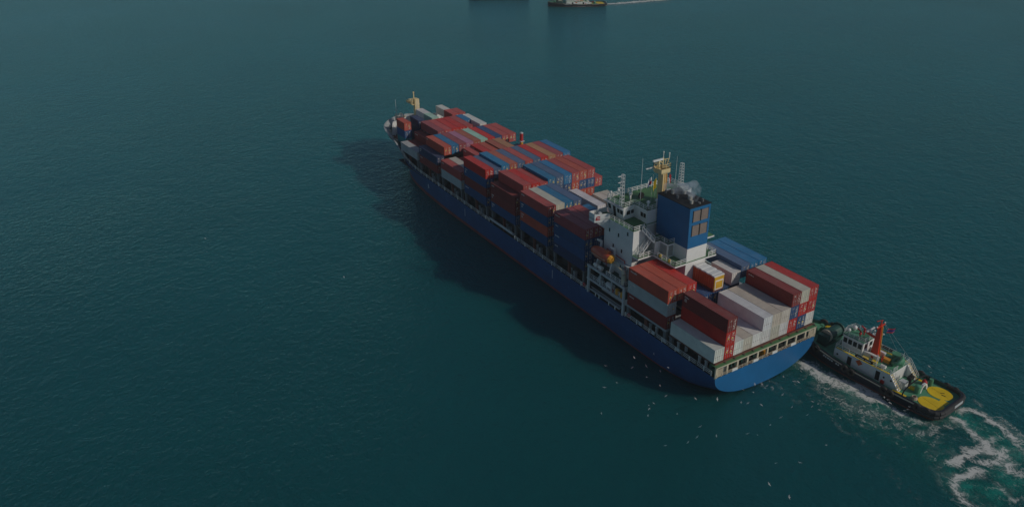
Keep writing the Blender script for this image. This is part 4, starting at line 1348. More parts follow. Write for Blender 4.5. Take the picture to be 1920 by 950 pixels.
# ------------------------------------------------------------------ smoke from the exhaust
def smoke(name, blobs, dens, col, scale, label):
    m = MB()
    for c, r in blobs:
        m.ball(c, r, nu=14, nv=10)
    o = m.build(name, smoke_mat(name, dens, col, scale))
    rmod = o.modifiers.new('join', 'REMESH')
    rmod.mode = 'VOXEL'
    rmod.voxel_size = 0.22
    return tag(o, label, 'smoke', kind='stuff')
smoke('exhaust_smoke', [((21.4, 1.2, 31.5), 0.75), ((21.3, 1.1, 32.5), 0.95), ((21.5, 0.9, 33.5), 1.1), ((22.4, 0.9, 34.0), 1.1), ((23.4, 1.1, 33.2), 1.2), ((24.6, 1.4, 32.6), 1.3), ((25.9, 1.6, 32.2), 1.3), ((27.2, 1.9, 31.9), 1.2), ((28.6, 2.2, 31.9), 1.0), ((23.0, 0.6, 32.0), 1.0)],
      0.75, (0.80, 0.85, 0.92), 0.55, 'thin grey smoke drifting off the funnel top')

# ------------------------------------------------------------------ tug
TX, TY, TH = -26.85, -21.9, math.atan2(2.5, 31.0)
def build_tug(loc, rz, label, near=True):
    tug = empty('tugboat', loc, rz)
    tag(tug, label, 'tugboat')
    def hw(x):
        return interp(x, [(0, 3.6), (0.25, 4.2), (0.8, 4.75), (1.8, 5.05), (4, 5.2), (22, 5.2), (25, 5.05), (27.5, 4.6), (29.5, 3.95), (31, 3.2), (32.2, 2.2), (33, 1.1), (33.3, 0)])
    def sheer(x):
        return interp(x, [(0, 2.35), (10, 2.25), (18, 2.5), (24, 3.2), (29, 4.0), (33.3, 4.5)])
    def dz(x):
        return sheer(x) - 0.75
    hx = [0, 0.25, 0.8, 1.8, 4, 7, 10, 14, 18, 22, 25, 27.5, 29.5, 31, 32.2, 33, 33.3]
    m = MB()
    for s in (1, -1):
        prev = None
        for x in hx:
            top = sheer(x)
            wl_ = hw(x) * interp(x, [(0, 0.86), (1, 0.95), (20, 0.97), (28, 0.80), (33.3, 0.6)])
            row = [(x + (0.5 if x < 0.5 else 0), s * wl_ * 0.98, -0.8), (x, s * wl_, 0.35), (x, s * (wl_ * 0.3 + hw(x) * 0.7), top * 0.55), (x, s * hw(x), top - 0.35), (x, s * hw(x), top)]
            inn = [(x + (0.22 if x < 1 else (-0.25 if x > 33 else 0)), s * max(0, hw(x) - 0.22), top), (x + (0.22 if x < 1 else (-0.25 if x > 33 else 0)), s * max(0, hw(x) - 0.24), dz(x))]
            if prev:
                for k in range(4):
                    m.face([prev[0][k], row[k], row[k + 1], prev[0][k + 1]], 1 if k == 0 else 0)
                m.face([prev[0][4], row[4], inn[0], prev[1][0]], 0)
                m.face([prev[1][0], inn[0], inn[1], prev[1][1]], 2)
                m.face([prev[1][1], inn[1], (inn[1][0], 0, inn[1][2]), (prev[1][1][0], 0, prev[1][1][2])], 3)
            prev = (row, inn)
        if s == 1:
            first = ([(0.5, hw(0) * .86 * .98, -0.8), (0, hw(0) * .86, 0.35), (0, hw(0) * (0.86 * 0.3 + 0.7), sheer(0) * .55), (0, hw(0), sheer(0) - .35), (0, hw(0), sheer(0))])
    opp = [(p[0], -p[1], p[2]) for p in first]
    for k in range(4):
        m.face([first[k], opp[k], opp[k + 1], first[k + 1]], 1 if k == 0 else 0)
    m.face([first[4], opp[4], (0.22, -hw(0) + 0.2, sheer(0)), (0.22, hw(0) - 0.2, sheer(0))], 0)
    m.face([(0.22, -hw(0) + 0.2, sheer(0)), (0.22, hw(0) - 0.2, sheer(0)), (0.22, hw(0) - 0.2, dz(0)), (0.22, -hw(0) + 0.2, dz(0))], 2)
    hull_ = m.build('hull', [M['tughull'], M['oxide'], M['darkgreen'], M['tuggreen']], tug)
    # stern rubber fender
    fd = MB()
    pts = [(3.6, 5.3), (1.8, 5.2), (0.7, 4.9), (0.1, 4.35), (-0.15, 3.5), (-0.2, 0)]
    pts = pts + [(x, -y) for x, y in reversed(pts[:-1])]
    for a, b2 in zip(pts, pts[1:]):
        fd.tube((a[0], a[1], 1.9), (b2[0], b2[1], 1.9), 0.46, 10)
        fd.tube((a[0], a[1], 1.1), (b2[0], b2[1], 1.1), 0.42, 10)
    fd.build('stern_fender', M['rubber'], tug)
    MB().box(-0.68, -0.58, -2.6, 0.3, 1.75, 2.25).build('name_board', M['palegrey'], tug)
    # rubbing strake
    st = MB()
    for a, b2 in zip(hx[4:-1], hx[5:]):
        for s in (1, -1):
            st.bar((a, s * (hw(a) + 0.06), sheer(a) - 0.30), (b2, s * (hw(b2) + 0.06), sheer(b2) - 0.30), 0.2)
    st.build('rubbing_strake', M['beige'], tug)
    # yellow line along the bulwark cap
    # tyres
    tyx = [2.0, 3.7, 9.2, 10.5, 17.6, 19.0, 26.0, 27.4, 29.3]
    for s in (1, -1):
        for x in (tyx if s == 1 else [2.0, 3.8, 9.0, 12.5, 18.0, 24.4, 26.4, 28.6, 30.4]):
            ang = Vector((hw(x + 0.3) - hw(x - 0.3), 0, 0)).x / 0.6
            big = 0.62 if x < 24 else 0.72
            MB().torus((x, s * (hw(x) + 0.22), sheer(x) - (0.65 if x < 24 else 0.5)), (-ang, s * 1, 0), big, 0.27, 14, 7).build('tyre_fender', M['tyre'], tug)
    # foredeck winch and bow gear
    w = MB()
    z = dz(26.5)
    w.tube((26.4, -2.6, z + 1.6), (26.4, 1.2, z + 1.6), 1.25, 16).tube((26.4, 1.2, z + 1.6), (26.4, 1.5, z + 1.6), 1.35, 16, 1).tube((26.4, -2.9, z + 1.6), (26.4, -2.6, z + 1.6), 1.6, 16, 0).box(25.4, 27.4, 1.5, 2.9, z, z + 2.2).box(25.2, 27.6, -2.8, 2.9, z, z + 0.4)
    w.build('towing_winch', [M['darkgreen'], M['beige']], tug)
    MB().tube((29.2, 0.6, dz(29)), (29.2, 0.6, dz(29) + 1.6), 0.4, 10).tube((29.2, -1.2, dz(29)), (29.2, -1.2, dz(29) + 1.6), 0.4, 10).bar((29.2, 0.6, dz(29) + 1.3), (29.2, -1.2, dz(29) + 1.3), 0.3).build('bow_bitt', M['tuggreen'], tug)
    sl = MB()
    for k in range(5):
        sl.box(27.8 + k * 0.35, 28.0 + k * 0.35, -3.6, -2.7, dz(28) + 0.9 - k * 0.12, dz(28) + 1.0 - k * 0.12)
    sl.build('bow_steps', M['yellow'], tug)
    # deckhouse with sloping aft ends
    D0, D1, DZ0, DZ1, W = 8.6, 22.9, 1.5, 4.25, 3.55
    d = MB()
    d.prism([(D0 + 2.2, W), (D1, W), (D1 + 0.5, 0), (D1, -W), (D0 + 2.2, -W)], DZ0, DZ1, 0, 1)
    dh = d.build('deckhouse', [M['white'], M['tuggreen']], tug)
    for s in (1, -1):
        r = MB()
        ya, yb = sorted((s * W, s * (W - 1.0)))
        r.prism_y([(D0, DZ0), (D0 + 2.2, DZ0), (D0 + 2.2, DZ1)], ya, yb)
        r.build('stair_side', M['white'], dh)
        tr_ = MB()
        for k in range(8):
            t = (k + 0.5) / 8
            x = D0 + 2.2 * t
            zz = DZ0 + (DZ1 - DZ0) * t
            tr_.box(x - 0.12, x + 0.02, ya + 0.15, yb - 0.15, zz + 0.06, zz + 0.14)
        tr_.build('stair_treads', M['yellow'], dh)
        MB().rail([(D0, s * (W - 0.05), DZ0 + 0.1), (D0 + 2.2, s * (W - 0.05), DZ1)], 1.0, 0.8, 0.05, 2).rail([(D0, s * (W - 0.95), DZ0 + 0.1), (D0 + 2.2, s * (W - 0.95), DZ1)], 1.0, 0.8, 0.05, 2).build('stair_railing', M['white'], dh)
        yw = s * W
        for x in (20.2, 14.0):
            MB().box(x, x + 0.9, min(yw, yw + s * 0.05), max(yw, yw + s * 0.05), DZ0 + 0.45, DZ0 + 2.35).build('door', M['mark_white'], dh)
            MB().box(x - 1.25, x - 0.35, min(yw, yw + s * 0.02), max(yw, yw + s * 0.02), DZ0 + 0.3, DZ0 + 2.3).build('doorway', M['black'], dh)
        for x in (22.1, 11.9, 10.4):
            MB().tube((x, yw - s * 0.02, DZ0 + 1.6), (x, yw + s * 0.05, DZ0 + 1.6), 0.2, 10).build('porthole', M['black'], dh)
        MB().face([(17.3, yw + s * 0.03, DZ0 + 1.35), (16.55, yw + s * 0.03, DZ0 + 2.1), (17.3, yw + s * 0.03, DZ0 + 2.75), (18.05, yw + s * 0.03, DZ0 + 2.1)]).build('diamond_mark', M['orange'], dh)
        MB().box(11.6, 12.3, min(yw, yw + s * 0.3), max(yw, yw + s * 0.3), DZ0 + 0.2, DZ0 + 0.9).build('hydrant', M['red'], dh)
        MB().box(14.6, 18.4, min(s * (W - 0.06), s * (W + 0.06)), max(s * (W - 0.06), s * (W + 0.06)), DZ1 + 0.25, DZ1 + 0.85).build('name_board', M['black'], dh)
        MB().box(15.0, 16.2, s * (W + 0.063) - 0.012, s * (W + 0.063) + 0.012, DZ1 + 0.45, DZ1 + 0.65).box(16.5, 18.0, s * (W + 0.063) - 0.012, s * (W + 0.063) + 0.012, DZ1 + 0.45, DZ1 + 0.65).build('name_lettering', M['mark_white'], dh)
        MB().box(D0 + 2.4, D1 - 0.2, min(s * (W - 0.1), s * (W - 0.55)), max(s * (W - 0.1), s * (W - 0.55)), DZ1 + 0.004, DZ1 + 0.02).build('yellow_walkway', M['yellow'], dh)
    MB().rail([(D0 + 2.3, W - 0.08, DZ1), (D1 - 0.1, W - 0.08, DZ1), (D1 + 0.3, 0, DZ1), (D1 - 0.1, -W + 0.08, DZ1), (D0 + 2.3, -W + 0.08, DZ1), (D0 + 2.3, -1.2, DZ1)], 1.05, 1.5, 0.05, 3, 0.08).rail([(D0 + 2.3, W - 1.1, DZ1), (D0 + 2.3, 1.0, DZ1)], 1.05, 1.2, 0.05, 3, 0.08).build('roof_railing', M['white'], dh)
    # wheelhouse
    X0, X1, WW, WZ = 18.0, 22.5, 1.95, 7.0
    wv = MB()
    wv.prism([(X0, WW), (X1, WW), (X1 + 0.5, 0.9), (X1 + 0.5, -0.9), (X1, -WW), (X0, -WW)], DZ1, WZ, 0, 1)
    wv.prism([(X0 - 0.15, WW + 0.15), (X1 + 0.1, WW + 0.15), (X1 + 0.65, 0.95), (X1 + 0.65, -0.95), (X1 + 0.1, -WW - 0.15), (X0 - 0.15, -WW - 0.15)], WZ, WZ + 0.15, 0, 1)
    wh = wv.build('wheelhouse', [M['white'], M['tuggreen']], tug)
    for s in (1, -1):
        for k in range(4):
            x = X0 + 0.25 + k * 1.08
            y = s * WW
            MB().box(x, x + 0.82, min(y, y + s * 0.02), max(y, y + s * 0.02), WZ - 1.55, WZ - 0.45).build('window', M['glass'], wh)
    for k in (-1.4, 0.4):
        MB().box(X0 - 0.02, X0 + 0.0, k, k + 1.0, WZ - 1.5, WZ - 0.5).build('window', M['glass'], wh)
        MB().box(X1 + 0.5, X1 + 0.52, k * 0.5 - 0.1, k * 0.5 + 0.6, WZ - 1.5, WZ - 0.5).build('window', M['glass'], wh)
    MB().rail([(X0, WW, WZ + 0.15), (X1, WW, WZ + 0.15), (X1 + 0.4, 0, WZ + 0.15), (X1, -WW, WZ + 0.15), (X0, -WW, WZ + 0.15), (X0, WW, WZ + 0.15)], 1.0, 1.1, 0.045, 3, 0.07).build('roof_railing', M['white'], wh)
    for y in (0.6, -0.9):
        MB().tube((X0 + 1.8, y, WZ + 0.15), (X0 + 1.8, y, WZ + 1.5), 0.13, 8).tube((X0 + 1.6, y, WZ + 1.4), (X0 + 2.6, y, WZ + 1.9), 0.15, 8).ball((X0 + 1.8, y, WZ + 1.0), 0.3).build('fire_monitor', M['red'], wh)
    MB().ball((X1 - 0.6, -0.9, WZ + 0.8), 0.5).tube((X1 - 0.6, -0.9, WZ + 0.1), (X1 - 0.6, -0.9, WZ + 0.5), 0.2, 8).ball((X1 - 0.2, 0.5, WZ + 0.6), 0.38).build('searchlight', M['white'], wh, smooth=True)
    # funnel mast
    fb, ft = DZ1 + 0.2, 12.4
    f = MB()
    lo4 = [(15.5, 0.40), (17.1, 0.40), (17.1, -0.40), (15.5, -0.40)]
    hi4 = [(16.1, 0.25), (16.75, 0.25), (16.75, -0.25), (16.1, -0.25)]
    for i in range(4):
        j = (i + 1) % 4
        f.face([(*lo4[i], fb), (*lo4[j], fb), (*hi4[j], ft - 1.1), (*hi4[i], ft - 1.1)], 0)
    f.bar((15.46, -0.22, fb), (16.07, -0.1, ft - 1.15), 0.22, 1)  # amber strip paints the sunlit aft edge of the all-red mast
    f.face([(*p, ft - 1.1) for p in hi4])
    fmast = f.build('funnel_mast', [M['funnelred'], M['orangelite']], tug)
    MB().bar((16.4, -1.4, ft - 1.2), (16.4, 1.4, ft - 1.2), 0.22).tube((16.4, 0, ft - 1.1), (16.4, 0, ft + 0.1), 0.2, 8, 0, 0.1).bar((16.4, -0.5, ft), (16.9, 0.9, ft), 0.1).bar((16.8, 0.2, 8.4), (18.6, 0.6, 9.0), 0.4).build('mast_crosstree', M['funnelred'], fmast)
    MB().box(17.9, 18.2, -1.0, 1.6, 9.6, 9.85).tube((18.05, 0.3, 8.9), (18.05, 0.3, 9.6), 0.15, 8).build('radar_scanner', M['white'], fmast)
    lt = MB()
    for (x, y, z) in ((17.0, 0.8, 10.2), (17.1, 0.9, 9.4), (15.8, -0.6, 9.4), (16.0, -0.6, 6.8), (16.4, -1.4, ft - 0.9), (16.4, 1.4, ft - 0.9)):
        lt.ball((x, y, z), 0.18, nu=8, nv=6)
    lt.build('mast_light', M['mark_white'], fmast)
    MB().box(14.8, 18.0, 0.9, 1.5, DZ1, DZ1 + 1.0).box(14.8, 18.0, -1.5, -0.9, DZ1, DZ1 + 1.0).build('funnel_base', M['white'], tug)
    MB().tube((16.0, 1.51, DZ1 + 0.55), (16.0, 1.56, DZ1 + 0.55), 0.28, 10).build('red_disc', M['red'], tug)
    # roof deck gear
    MB().tube((13.2, -2.3, DZ1), (13.2, -2.3, DZ1 + 1.2), 0.75, 14).tube((13.2, -2.3, DZ1 + 1.2), (13.2, -2.3, DZ1 + 1.35), 0.85, 14).build('roof_vent', M['tuggreen'], tug)
    MB().tube((11.4, -0.9, DZ1 + 0.5), (11.4, -0.9, DZ1 + 1.3), 0.7, 14).torus((11.9, -0.6, DZ1 + 0.95), (0.55, 0.3, 0.8), 0.95, 0.42, 18, 8).build('hawser_reel', M['tuggreen'], tug)
    MB().box(13.0, 14.6, -0.4, 0.5, DZ1, DZ1 + 0.8).build('roof_locker', M['orangelite'], tug)
    MB().box(14.4, 15.4, 2.0, 2.6, DZ1, DZ1 + 0.5).box(16.2, 17.4, 2.3, 2.8, DZ1, DZ1 + 0.5).build('roof_locker', M['yellow'], tug)
    MB().tube((12.4, 2.6, DZ1 + 0.45), (13.4, 2.6, DZ1 + 0.45), 0.36, 12).box(12.6, 13.2, 2.3, 2.9, DZ1, DZ1 + 0.15).build('life_raft', M['mark_white'], tug)
    MB().tube((14.2, 1.0, DZ1), (14.2, 1.0, DZ1 + 1.8), 0.09, 6).bar((14.2, 0.5, DZ1 + 1.2), (14.2, 1.0, DZ1 + 0.5), 0.12).bar((14.2, 1.5, DZ1 + 1.2), (14.2, 1.0, DZ1 + 0.5), 0.12).build('red_stand', M['red'], tug)
    MB().tube((14.3, 2.9, DZ1), (14.3, 2.9, DZ1 + 2.6), 0.07, 6).build('lamp_post', M['white'], tug)
    MB().tube((12.2, -3.3, DZ1), (12.2, -3.3, DZ1 + 1.6), 0.06, 6).build('lamp_post', M['white'], tug)
    # after deck
    for (x, y) in ((2.9, 2.05), (3.5, -2.35)):
        el = MB()
        n = 28
        el.prism([(x + 2.35 * math.cos(2 * math.pi * k / n), y + 1.95 * math.sin(2 * math.pi * k / n)) for k in range(n)], dz(3) + 0.004, dz(3) + 0.06)
        el.bar((x - 2.0, y + 0.4, dz(3) + 0.06), (x + 1.9, y - 0.5, dz(3) + 0.06), 0.06)
        el.build('steering_gear_hatch', M['yellow'], tug)
    MB().bar((2.9, -2.9, dz(3) + 0.08), (3.5, -2.5, dz(3) + 0.08), 0.1).bar((2.3, -2.2, dz(3) + 0.08), (3.0, -2.0, dz(3) + 0.08), 0.1).build('hatch_handle', M['black'], tug)
    z = dz(6)
    MB().box(0.9, 2.4, -0.9, 0.6, dz(2) + 0.004, dz(2) + 0.03).build('deck_marking', M['yellow'], tug)
    MB().tube((6.3, 0.9, z), (6.3, 0.9, z + 1.6), 0.55, 12).ball((6.3, 0.9, z + 1.6), 0.55, 0.55, 0.2).build('towing_bollard', M['tuggreen'], tug)
    MB().tube((6.0, -3.4, z), (6.0, -3.4, z + 1.5), 0.4, 12).build('towing_bollard', M['tuggreen'], tug)
    MB().ball((6.9, -2.8, z + 0.6), 0.55).build('marker_buoy', M['red'], tug, smooth=True)
    ar = MB()
    prev = None
    for k in range(9):
        t = math.pi * k / 8
        p = (6.0, -0.6 - 1.1 * math.cos(t) * 1.0, z + 1.5 * math.sin(t))
        if prev:
            ar.bar(prev, p, 0.42)
        prev = p
    ar.build('tow_arch', M['white'], tug)
    gb = MB()
    prev = None
    for k in range(13):
        t = math.pi * k / 12
        p = (7.3, 4.6 * math.cos(t), z + 2.1 * math.sin(t) ** 0.6)
        if prev:
            gb.bar(prev, p, 0.2)
        prev = p
    gb.build('gob_bow', M['black'], tug)
    MB().box(8.3, 9.6, 0.8, 2.0, z, z + 1.5).build('deck_locker', M['palegrey'], tug)
    MB().tube((8.6, -0.3, z), (8.6, -0.3, z + 2.3), 0.32, 8).box(8.2, 9.0, -1.0, 0.4, z + 1.4, z + 2.0).tube((9.0, -1.3, z), (9.0, -1.3, z + 2.0), 0.2, 8).build('towing_hook', M['black'], tug)
    MB().box(7.0, 8.0, 0.0, 0.9, z, z + 0.35).build('deck_plate', M['yellow'], tug)
    for q in ((6.9, 9.6, 3.4, 3.9), (7.0, 9.6, -3.7, -3.2), (6.6, 8.2, -0.3, 0.8)):
        MB().box(*q, z + 0.004, z + 0.05).build('deck_marking', M['yellow'], tug)
    co = MB()
    for k in range(4):
        co.torus((5.6, 3.2, z + 0.12 + k * 0.14), (0, 0, 1), 0.6 - 0.06 * k, 0.09, 12, 5)
    co.build('rope_coil', M['rope'], tug)
    # lettering on the bow
    lt = MB()
    for k, wd in enumerate((0.35, 0.3, 0.35, 0.3, 0.3, 0.0, 0.35, 0.3)):
        if wd:
            x = 24.2 - k * 0.5
            lt.box(x - wd, x, hw(x) + 0.0, hw(x) + 0.05, sheer(x) - 1.05, sheer(x) - 0.75)
    lt.build('bow_lettering', M['palegrey'], tug)
    # stays
    sy = MB()
    sy.tube((16.4, -1.4, ft - 1.1), (11.0, -3.3, DZ1 + 1.0), 0.02, 4).tube((16.4, -1.2, ft - 1.1), (13.4, -3.3, DZ1 + 1.0), 0.02, 4)
    sy.build('mast_stay', M['palegrey'], tug)
    return tug
tug = build_tug((TX, TY, SEA), TH, 'dark hulled tugboat with red funnel mast and yellow deck circles pushing at the stern')
# far tug at the top of the picture: a copy, turned
fb_, fs_ = on_plane(1027, 11), on_plane(1135, 9)
d_ = fb_ - fs_
far = copy_tree(tug)
far.location = (fs_.x, fs_.y, SEA)
far.rotation_euler = (0, 0, math.atan2(d_.y, d_.x))
far.scale = (d_.length / 33.3, d_.length / 33.3, d_.length / 33.3 * 0.55)
far['label'] = 'dark hulled vessel with white house steaming away at top edge, trailing a white wake'
# national flag from the tug's mast
ct, st_ = math.cos(TH), math.sin(TH)
def tw(x, y, z):
    return (TX + x * ct - y * st_, TY + x * st_ + y * ct, z + SEA)
flag('ensign', tw(15.4, -1.0, 10.6), 1.5, 0.95, lambda u, v: 1 if v < 0.2 or v > 0.82 else (3 if 0.37 < v < 0.64 else 0), 'striped red white and blue ensign flying from the red mast of the tugboat', dirv=(-0.40, -0.92, 0), droop=-0.2)

# second far vessel, only its stern quarter in the frame
p0, p1 = on_plane(925, 0), on_plane(992, -1)
dd = (p1 - p0)
cv = empty('coaster', (p0.x, p0.y, SEA), math.atan2(dd.y, dd.x))
tag(cv, 'dark barge-like vessel mostly cut off by the top edge of the photo', 'ship')
LN = dd.length
m = MB()
m.prism([(0, 0), (LN - 2, 0), (LN, 1.5), (LN, 6.5), (LN - 2, 8), (-14, 8), (-18, 4), (-14, 0)], -0.5, 1.3)
m.build('hull', M['tughull'], cv)
MB().box(-8, LN - 6, 1.2, 6.8, 1.31, 2.6).build('deckhouse', M['white'], cv)
MB().ball((LN * 0.68, -0.3, 1.6), 0.6).build('orange_buoy', M['orangelite'], cv)

# ------------------------------------------------------------------ wake foam on the sea
def seg_d(p, a, b):
    ab = b - a
    t = max(0, min(1, (p - a).dot(ab) / max(1e-6, ab.dot(ab))))
    return (p - a - ab * t).length
def foam_sheet(name, x0, x1, y0, y1, step, strokes, churns, label, z=SEA + 0.006):
    nx, ny = int((x1 - x0) / step), int((y1 - y0) / step)
    verts, faces, fa, ta = [], [], [], []
    def world(st):
        return [on_plane(*p).to_2d() for p in st]
    S_ = [(world(s), w * 1.5, d * 0.74) for s, w, d in strokes]
    T_ = [(world(s), w, d) for s, w, d in churns]
    for i in range(nx + 1):
        for j in range(ny + 1):
            p = Vector((x0 + i * step, y0 + j * step))
            q = p + Vector((mnoise.noise(Vector((p.x * 0.12, p.y * 0.12, 3))), mnoise.noise(Vector((p.x * 0.12, p.y * 0.12, 9))))) * 1.8 + Vector((mnoise.noise(Vector((p.x * 0.4, p.y * 0.4, 5))), mnoise.noise(Vector((p.x * 0.4, p.y * 0.4, 1))))) * 0.9
            f = t = 0.0
            for pts, w, d in S_:
                dist = min(seg_d(q, a, b) for a, b in zip(pts, pts[1:]))
                if dist < 3 * w:
                    f = max(f, d * math.exp(-(dist / w) ** 2))
            for pts, w, d in T_:
                dist = min(seg_d(q, a, b) for a, b in zip(pts, pts[1:]))
                if dist < 3 * w:
                    t = max(t, d * math.exp(-(dist / w) ** 2))
            e = min(i, nx - i, j, ny - j) / 6.0
            e = min(1.0, e)
            verts.append((p.x, p.y, z))
            fa.append(f * e); ta.append(t * e)
    for i in range(nx):
        for j in range(ny):
            a = i * (ny + 1) + j
            q = (a, a + ny + 1, a + ny + 2, a + 1)
            if max(fa[k] for k in q) > 0.01 or max(ta[k] for k in q) > 0.01:
                faces.append(q)
    used = sorted({k for f in faces for k in f})
    idx = {k: n for n, k in enumerate(used)}
    me = bpy.data.meshes.new(name)
    me.from_pydata([verts[k] for k in used], [], [tuple(idx[k] for k in f) for f in faces])
    for an, arr in (('foam', fa), ('churn', ta)):
        at = me.attributes.new(an, 'FLOAT', 'POINT')
        at.data.foreach_set('value', [arr[k] for k in used])
    me.materials.append(M['foam'])
    o = bpy.data.objects.new(name, me)
    COL.objects.link(o)
    return tag(o, label, 'foam', kind='stuff')
strokes = [
    ([(1508, 678), (1530, 700), (1560, 716), (1592, 728), (1620, 745)], 1.5, 1.0),
    ([(1530, 690), (1552, 702), (1580, 715)], 0.9, 0.8),
    ([(1608, 728), (1622, 735), (1645, 750), (1672, 762), (1700, 775)], 0.9, 1.05),
    ([(1530, 705), (1560, 735), (1600, 760), (1625, 775)], 2.2, 0.50),
    ([(1560, 720), (1600, 745), (1650, 785), (1700, 800)], 2.6, 0.42),
    ([(1690, 780), (1720, 790), (1745, 797)], 1.0, 0.6),
    ([(1725, 815), (1755, 808), (1775, 800)], 0.8, 0.5),
    ([(1680, 800), (1690, 830), (1700, 850)], 1.5, 0.3),
    ([(1740, 845), (1760, 830), (1772, 818)], 1.0, 0.4),
    ([(1812, 745), (1822, 752)], 0.6, 0.7),
    ([(1790, 790), (1802, 795), (1815, 808), (1832, 822), (1848, 830), (1862, 845)], 0.9, 0.85),
    ([(1795, 772), (1815, 768), (1840, 775), (1866, 792), (1880, 806), (1900, 830)], 0.9, 0.75),
    ([(1865, 780), (1885, 795), (1912, 815)], 0.7, 0.5),
    ([(1900, 812), (1908, 835), (1918, 850)], 1.0, 0.6),
    ([(1785, 868), (1800, 868), (1818, 855), (1835, 842), (1855, 838), (1872, 845), (1882, 860), (1892, 875), (1905, 887)], 0.95, 1.0),
    ([(1840, 861), (1860, 866), (1878, 868), (1890, 875)], 0.8, 0.9),
    ([(1842, 880), (1835, 890), (1815, 895), (1800, 902), (1795, 910), (1803, 922), (1806, 930)], 0.85, 1.0),
    ([(1806, 930), (1820, 938), (1826, 950)], 0.7, 0.8),
    ([(1862, 905), (1872, 920), (1885, 928), (1905, 935)], 0.5, 0.6),
    ([(1822, 938), (1850, 938)], 0.35, 0.6),
    ([(1848, 835), (1860, 820)], 0.9, 0.7),
    ([(1790, 845), (1792, 860)], 0.8, 0.5),
    ([(1745, 845), (1762, 870), (1785, 920), (1800, 945)], 2.0, 0.33),
    ([(1600, 800), (1640, 850), (1690, 905), (1725, 940)], 1.2, 0.27),
    ([(1560, 780), (1600, 812)], 0.8, 0.34),
    ([(1760, 820), (1800, 815), (1850, 850), (1880, 900)], 5.0, 0.20),
    ([(1640, 790), (1720, 820), (1760, 880)], 4.5, 0.22),
    ([(1422, 718), (1440, 730), (1452, 738)], 0.6, 0.42),
    ([(1440, 715), (1460, 728), (1480, 742), (1500, 755)], 0.6, 0.40),
    ([(1488, 715), (1495, 727)], 0.5, 0.4),
    ([(1470, 695), (1500, 706)], 0.6, 0.28),
    ([(1520, 740), (1550, 760), (1580, 795)], 1.4, 0.27),
    ([(1505, 668), (1540, 697), (1600, 728)], 0.35, 1.0), ([(1515, 690), (1560, 735), (1640, 790)], 3.2, 0.42), ([(1580, 730), (1650, 775), (1720, 810)], 3.0, 0.40),
    ([(1798, 790), (1830, 820), (1860, 845)], 0.4, 1.2), ([(1790, 866), (1815, 856), (1840, 843), (1870, 845), (1885, 862)], 0.4, 1.25),
    ([(1838, 886), (1800, 903), (1797, 914), (1806, 930)], 0.35, 1.25), ([(1800, 768), (1850, 780), (1895, 822)], 0.4, 1.1),
    ([(1785, 800), (1850, 820), (1915, 900)], 7.0, 0.30), ([(1790, 870), (1850, 910), (1900, 940)], 6.0, 0.28),
]
churns = [
    ([(1500, 675), (1560, 710), (1640, 755), (1720, 790)], 4.0, 0.75),
    ([(1520, 680), (1560, 695)], 1.6, 0.8),
    ([(1800, 780), (1860, 815), (1910, 860)], 4.5, 0.85),
    ([(1830, 915), (1850, 920)], 3.4, 1.0),
    ([(1880, 890), (1905, 905)], 3.6, 0.95),
    ([(1790, 880), (1815, 890)], 2.4, 0.85),
    ([(1700, 810), (1760, 860), (1840, 930)], 6.0, 0.5),
    ([(1600, 760), (1660, 800)], 5.0, 0.45),
]
foam_sheet('wake_foam', -62, 8, -42, 6, 0.42, strokes, churns, 'white churned foam and pale green water around and behind the tugboat')
fst = [([(1140, 8), (1180, 5), (1230, 1), (1290, -4)], 2.4, 1.25), ([(1040, 12), (1080, 13), (1135, 11)], 1.2, 0.75), ([(1150, 10), (1250, 3)], 4.5, 0.45)]
foam_sheet('wake_foam', 330, 400, -330, -195, 0.9, fst, [([(1140, 8), (1290, -4)], 4.0, 0.4)], 'thin white wake trailing behind the far vessel at the top edge', SEA + 0.02)

# ------------------------------------------------------------------ gulls
def gull_proto():
    g = MB()
    g.ball((0, 0, 0), 0.26, 0.075, 0.075, 8, 6, 0).ball((0.27, 0, 0.03), 0.07, 0.055, 0.055, 8, 5, 0)
    g.face([(-0.2, 0.05, 0), (-0.2, -0.05, 0), (-0.40, -0.09, 0.0), (-0.40, 0.09, 0.0)])
    o = g.build('gull', M['gull_white'])
    for s in (1, -1):
        w = MB()
        a = [(0.13, s * 0.05, 0.03), (-0.10, s * 0.05, 0.03), (-0.06, s * 0.36, 0.13), (0.15, s * 0.34, 0.14), (-0.20, s * 0.75, 0.03), (0.0, s * 0.60, 0.08)]
        w.face([a[0], a[1], a[2], a[3]]).face([a[3], a[2], a[4], a[5]])
        t = [(p[0], p[1], p[2] - 0.02) for p in a]
        w.face([t[3], t[2], t[1], t[0]]).face([t[5], t[4], t[2], t[3]])
        w.build('wing', M['gull_white'], o)
    MB().tube((0.33, 0, 0.03), (0.40, 0, 0.02), 0.018, 5, 0, 0.005).build('beak', M['mark_yellow'], o)
    return o
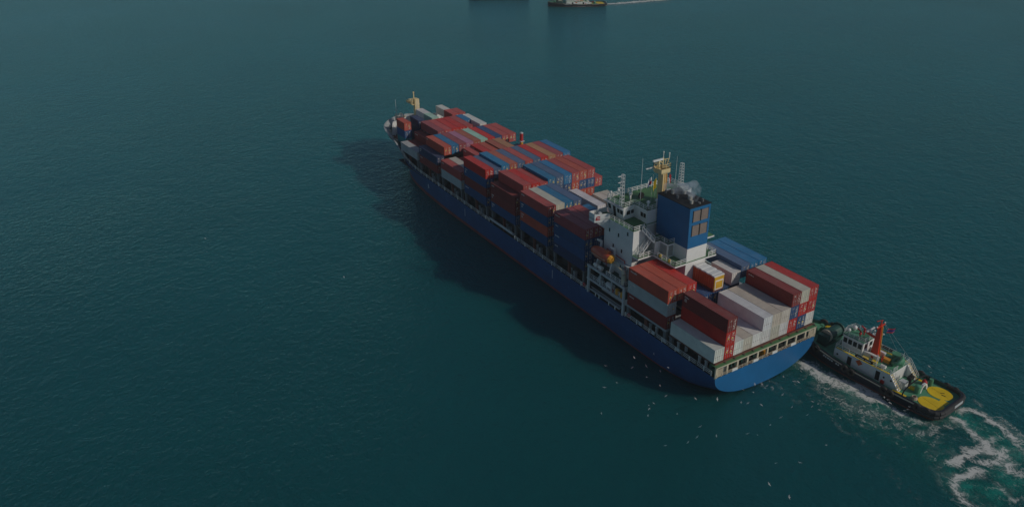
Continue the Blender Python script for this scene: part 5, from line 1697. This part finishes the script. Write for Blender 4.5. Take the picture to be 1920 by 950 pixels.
GULLS = [(1135.4, 685.3), (1185.6, 688.6), (1189, 669.8), (1211.6, 685.8), (1226, 662.8), (1238, 695.3), (1252.6, 688.6), (1212.3, 706.3), (1237.5, 722.2), (1248.6, 741.7), (1301.2, 699.3), (1315.6, 709.6), (1303.9, 746.6), (1344.8, 747.7), (1393.6, 730.2), (1389.6, 753.9), (1156.4, 716.9), (1133.2, 725.8), (1127.6, 774.2), (1216.5, 759.4), (1225.6, 755.4), (1217.2, 766), (1215, 778.6), (1269.6, 775.3), (1312.9, 799.2), (1307.2, 818.6), (1343.2, 816.4), (1290.1, 828.4), (1247.5, 834.6),
    (1415.4, 719.8), (1438.4, 722.7), (1412.6, 735), (1469, 705.7), (1488.6, 714.5), (1496.8, 715.5), (1467.4, 739.2), (1402.5, 755.2), (1427.7, 758.5), (1523.4, 752.4), (1536.6, 750.5), (1533.8, 756.8), (1501.9, 695.6), (1546.7, 734.1), (1522.7, 761.7), (1536.4, 767.7), (1485.1, 762.6), (1464.2, 782), (1444.4, 796.1), (1401.7, 812.3), (1420.2, 814.7), (1513.9, 777.2), (1575.5, 783.1), (1549.3, 833.6), (1454.8, 867.5), (1500, 866.5), (1442.1, 906.8), (1479.8, 931),
    (1697, 669.7), (1742.1, 686.5), (1745.3, 697.9), (1805.3, 689.3), (1769.9, 705.7), (1658, 744.2), (1664.7, 748.9), (1668.8, 754.7), (1702, 767), (1695.8, 769.3), (1705, 762), (645, 519), (385, 447), (388, 472)]
gp = gull_proto()
gr = random.Random(5)
for i, (u, v) in enumerate(GULLS):
    g = gp if i == 0 else copy_tree(gp)
    g.location = on_plane(u, v, SEA + gr.uniform(1.5, 6.0))
    g.rotation_euler = (gr.uniform(-0.7, 0.7), gr.uniform(-0.25, 0.25), gr.uniform(0, 6.28))
    k = gr.uniform(0.36, 0.54)
    g.scale = (k, k, k)
    if u < 1000:
        lab = 'distant white gull low over open water to port of the ship'
    elif u > 1600:
        lab = 'white gull in flight close beside the tugboat'
    elif v < 725 and u < 1330:
        lab = 'white gull in flight over the dark shadow along the hull'
    else:
        lab = 'white gull in flight over green water behind the ship'
    tag(g, lab, 'gull', lab.replace('white gull', 'white gulls'))

# ------------------------------------------------------------------ air: a thin even haze round the whole scene
hz = MB().box(-600, 1500, -1500, 1200, -1.7, 110).build('haze', None)
hm = bpy.data.materials.new('haze')
hm.use_nodes = True
hn = hm.node_tree
hn.nodes.remove(hn.nodes['Principled BSDF'])
pv = hn.nodes.new('ShaderNodeVolumePrincipled')
pv.inputs['Color'].default_value = (0.88, 0.88, 0.88, 1)
pv.inputs['Density'].default_value = 0.00014
hn.links.new(pv.outputs[0], hn.nodes['Material Output'].inputs['Volume'])
hz.data.materials.clear()
hz.data.materials.append(hm)
tag(hz, 'thin pale sea haze', 'haze', kind='stuff')
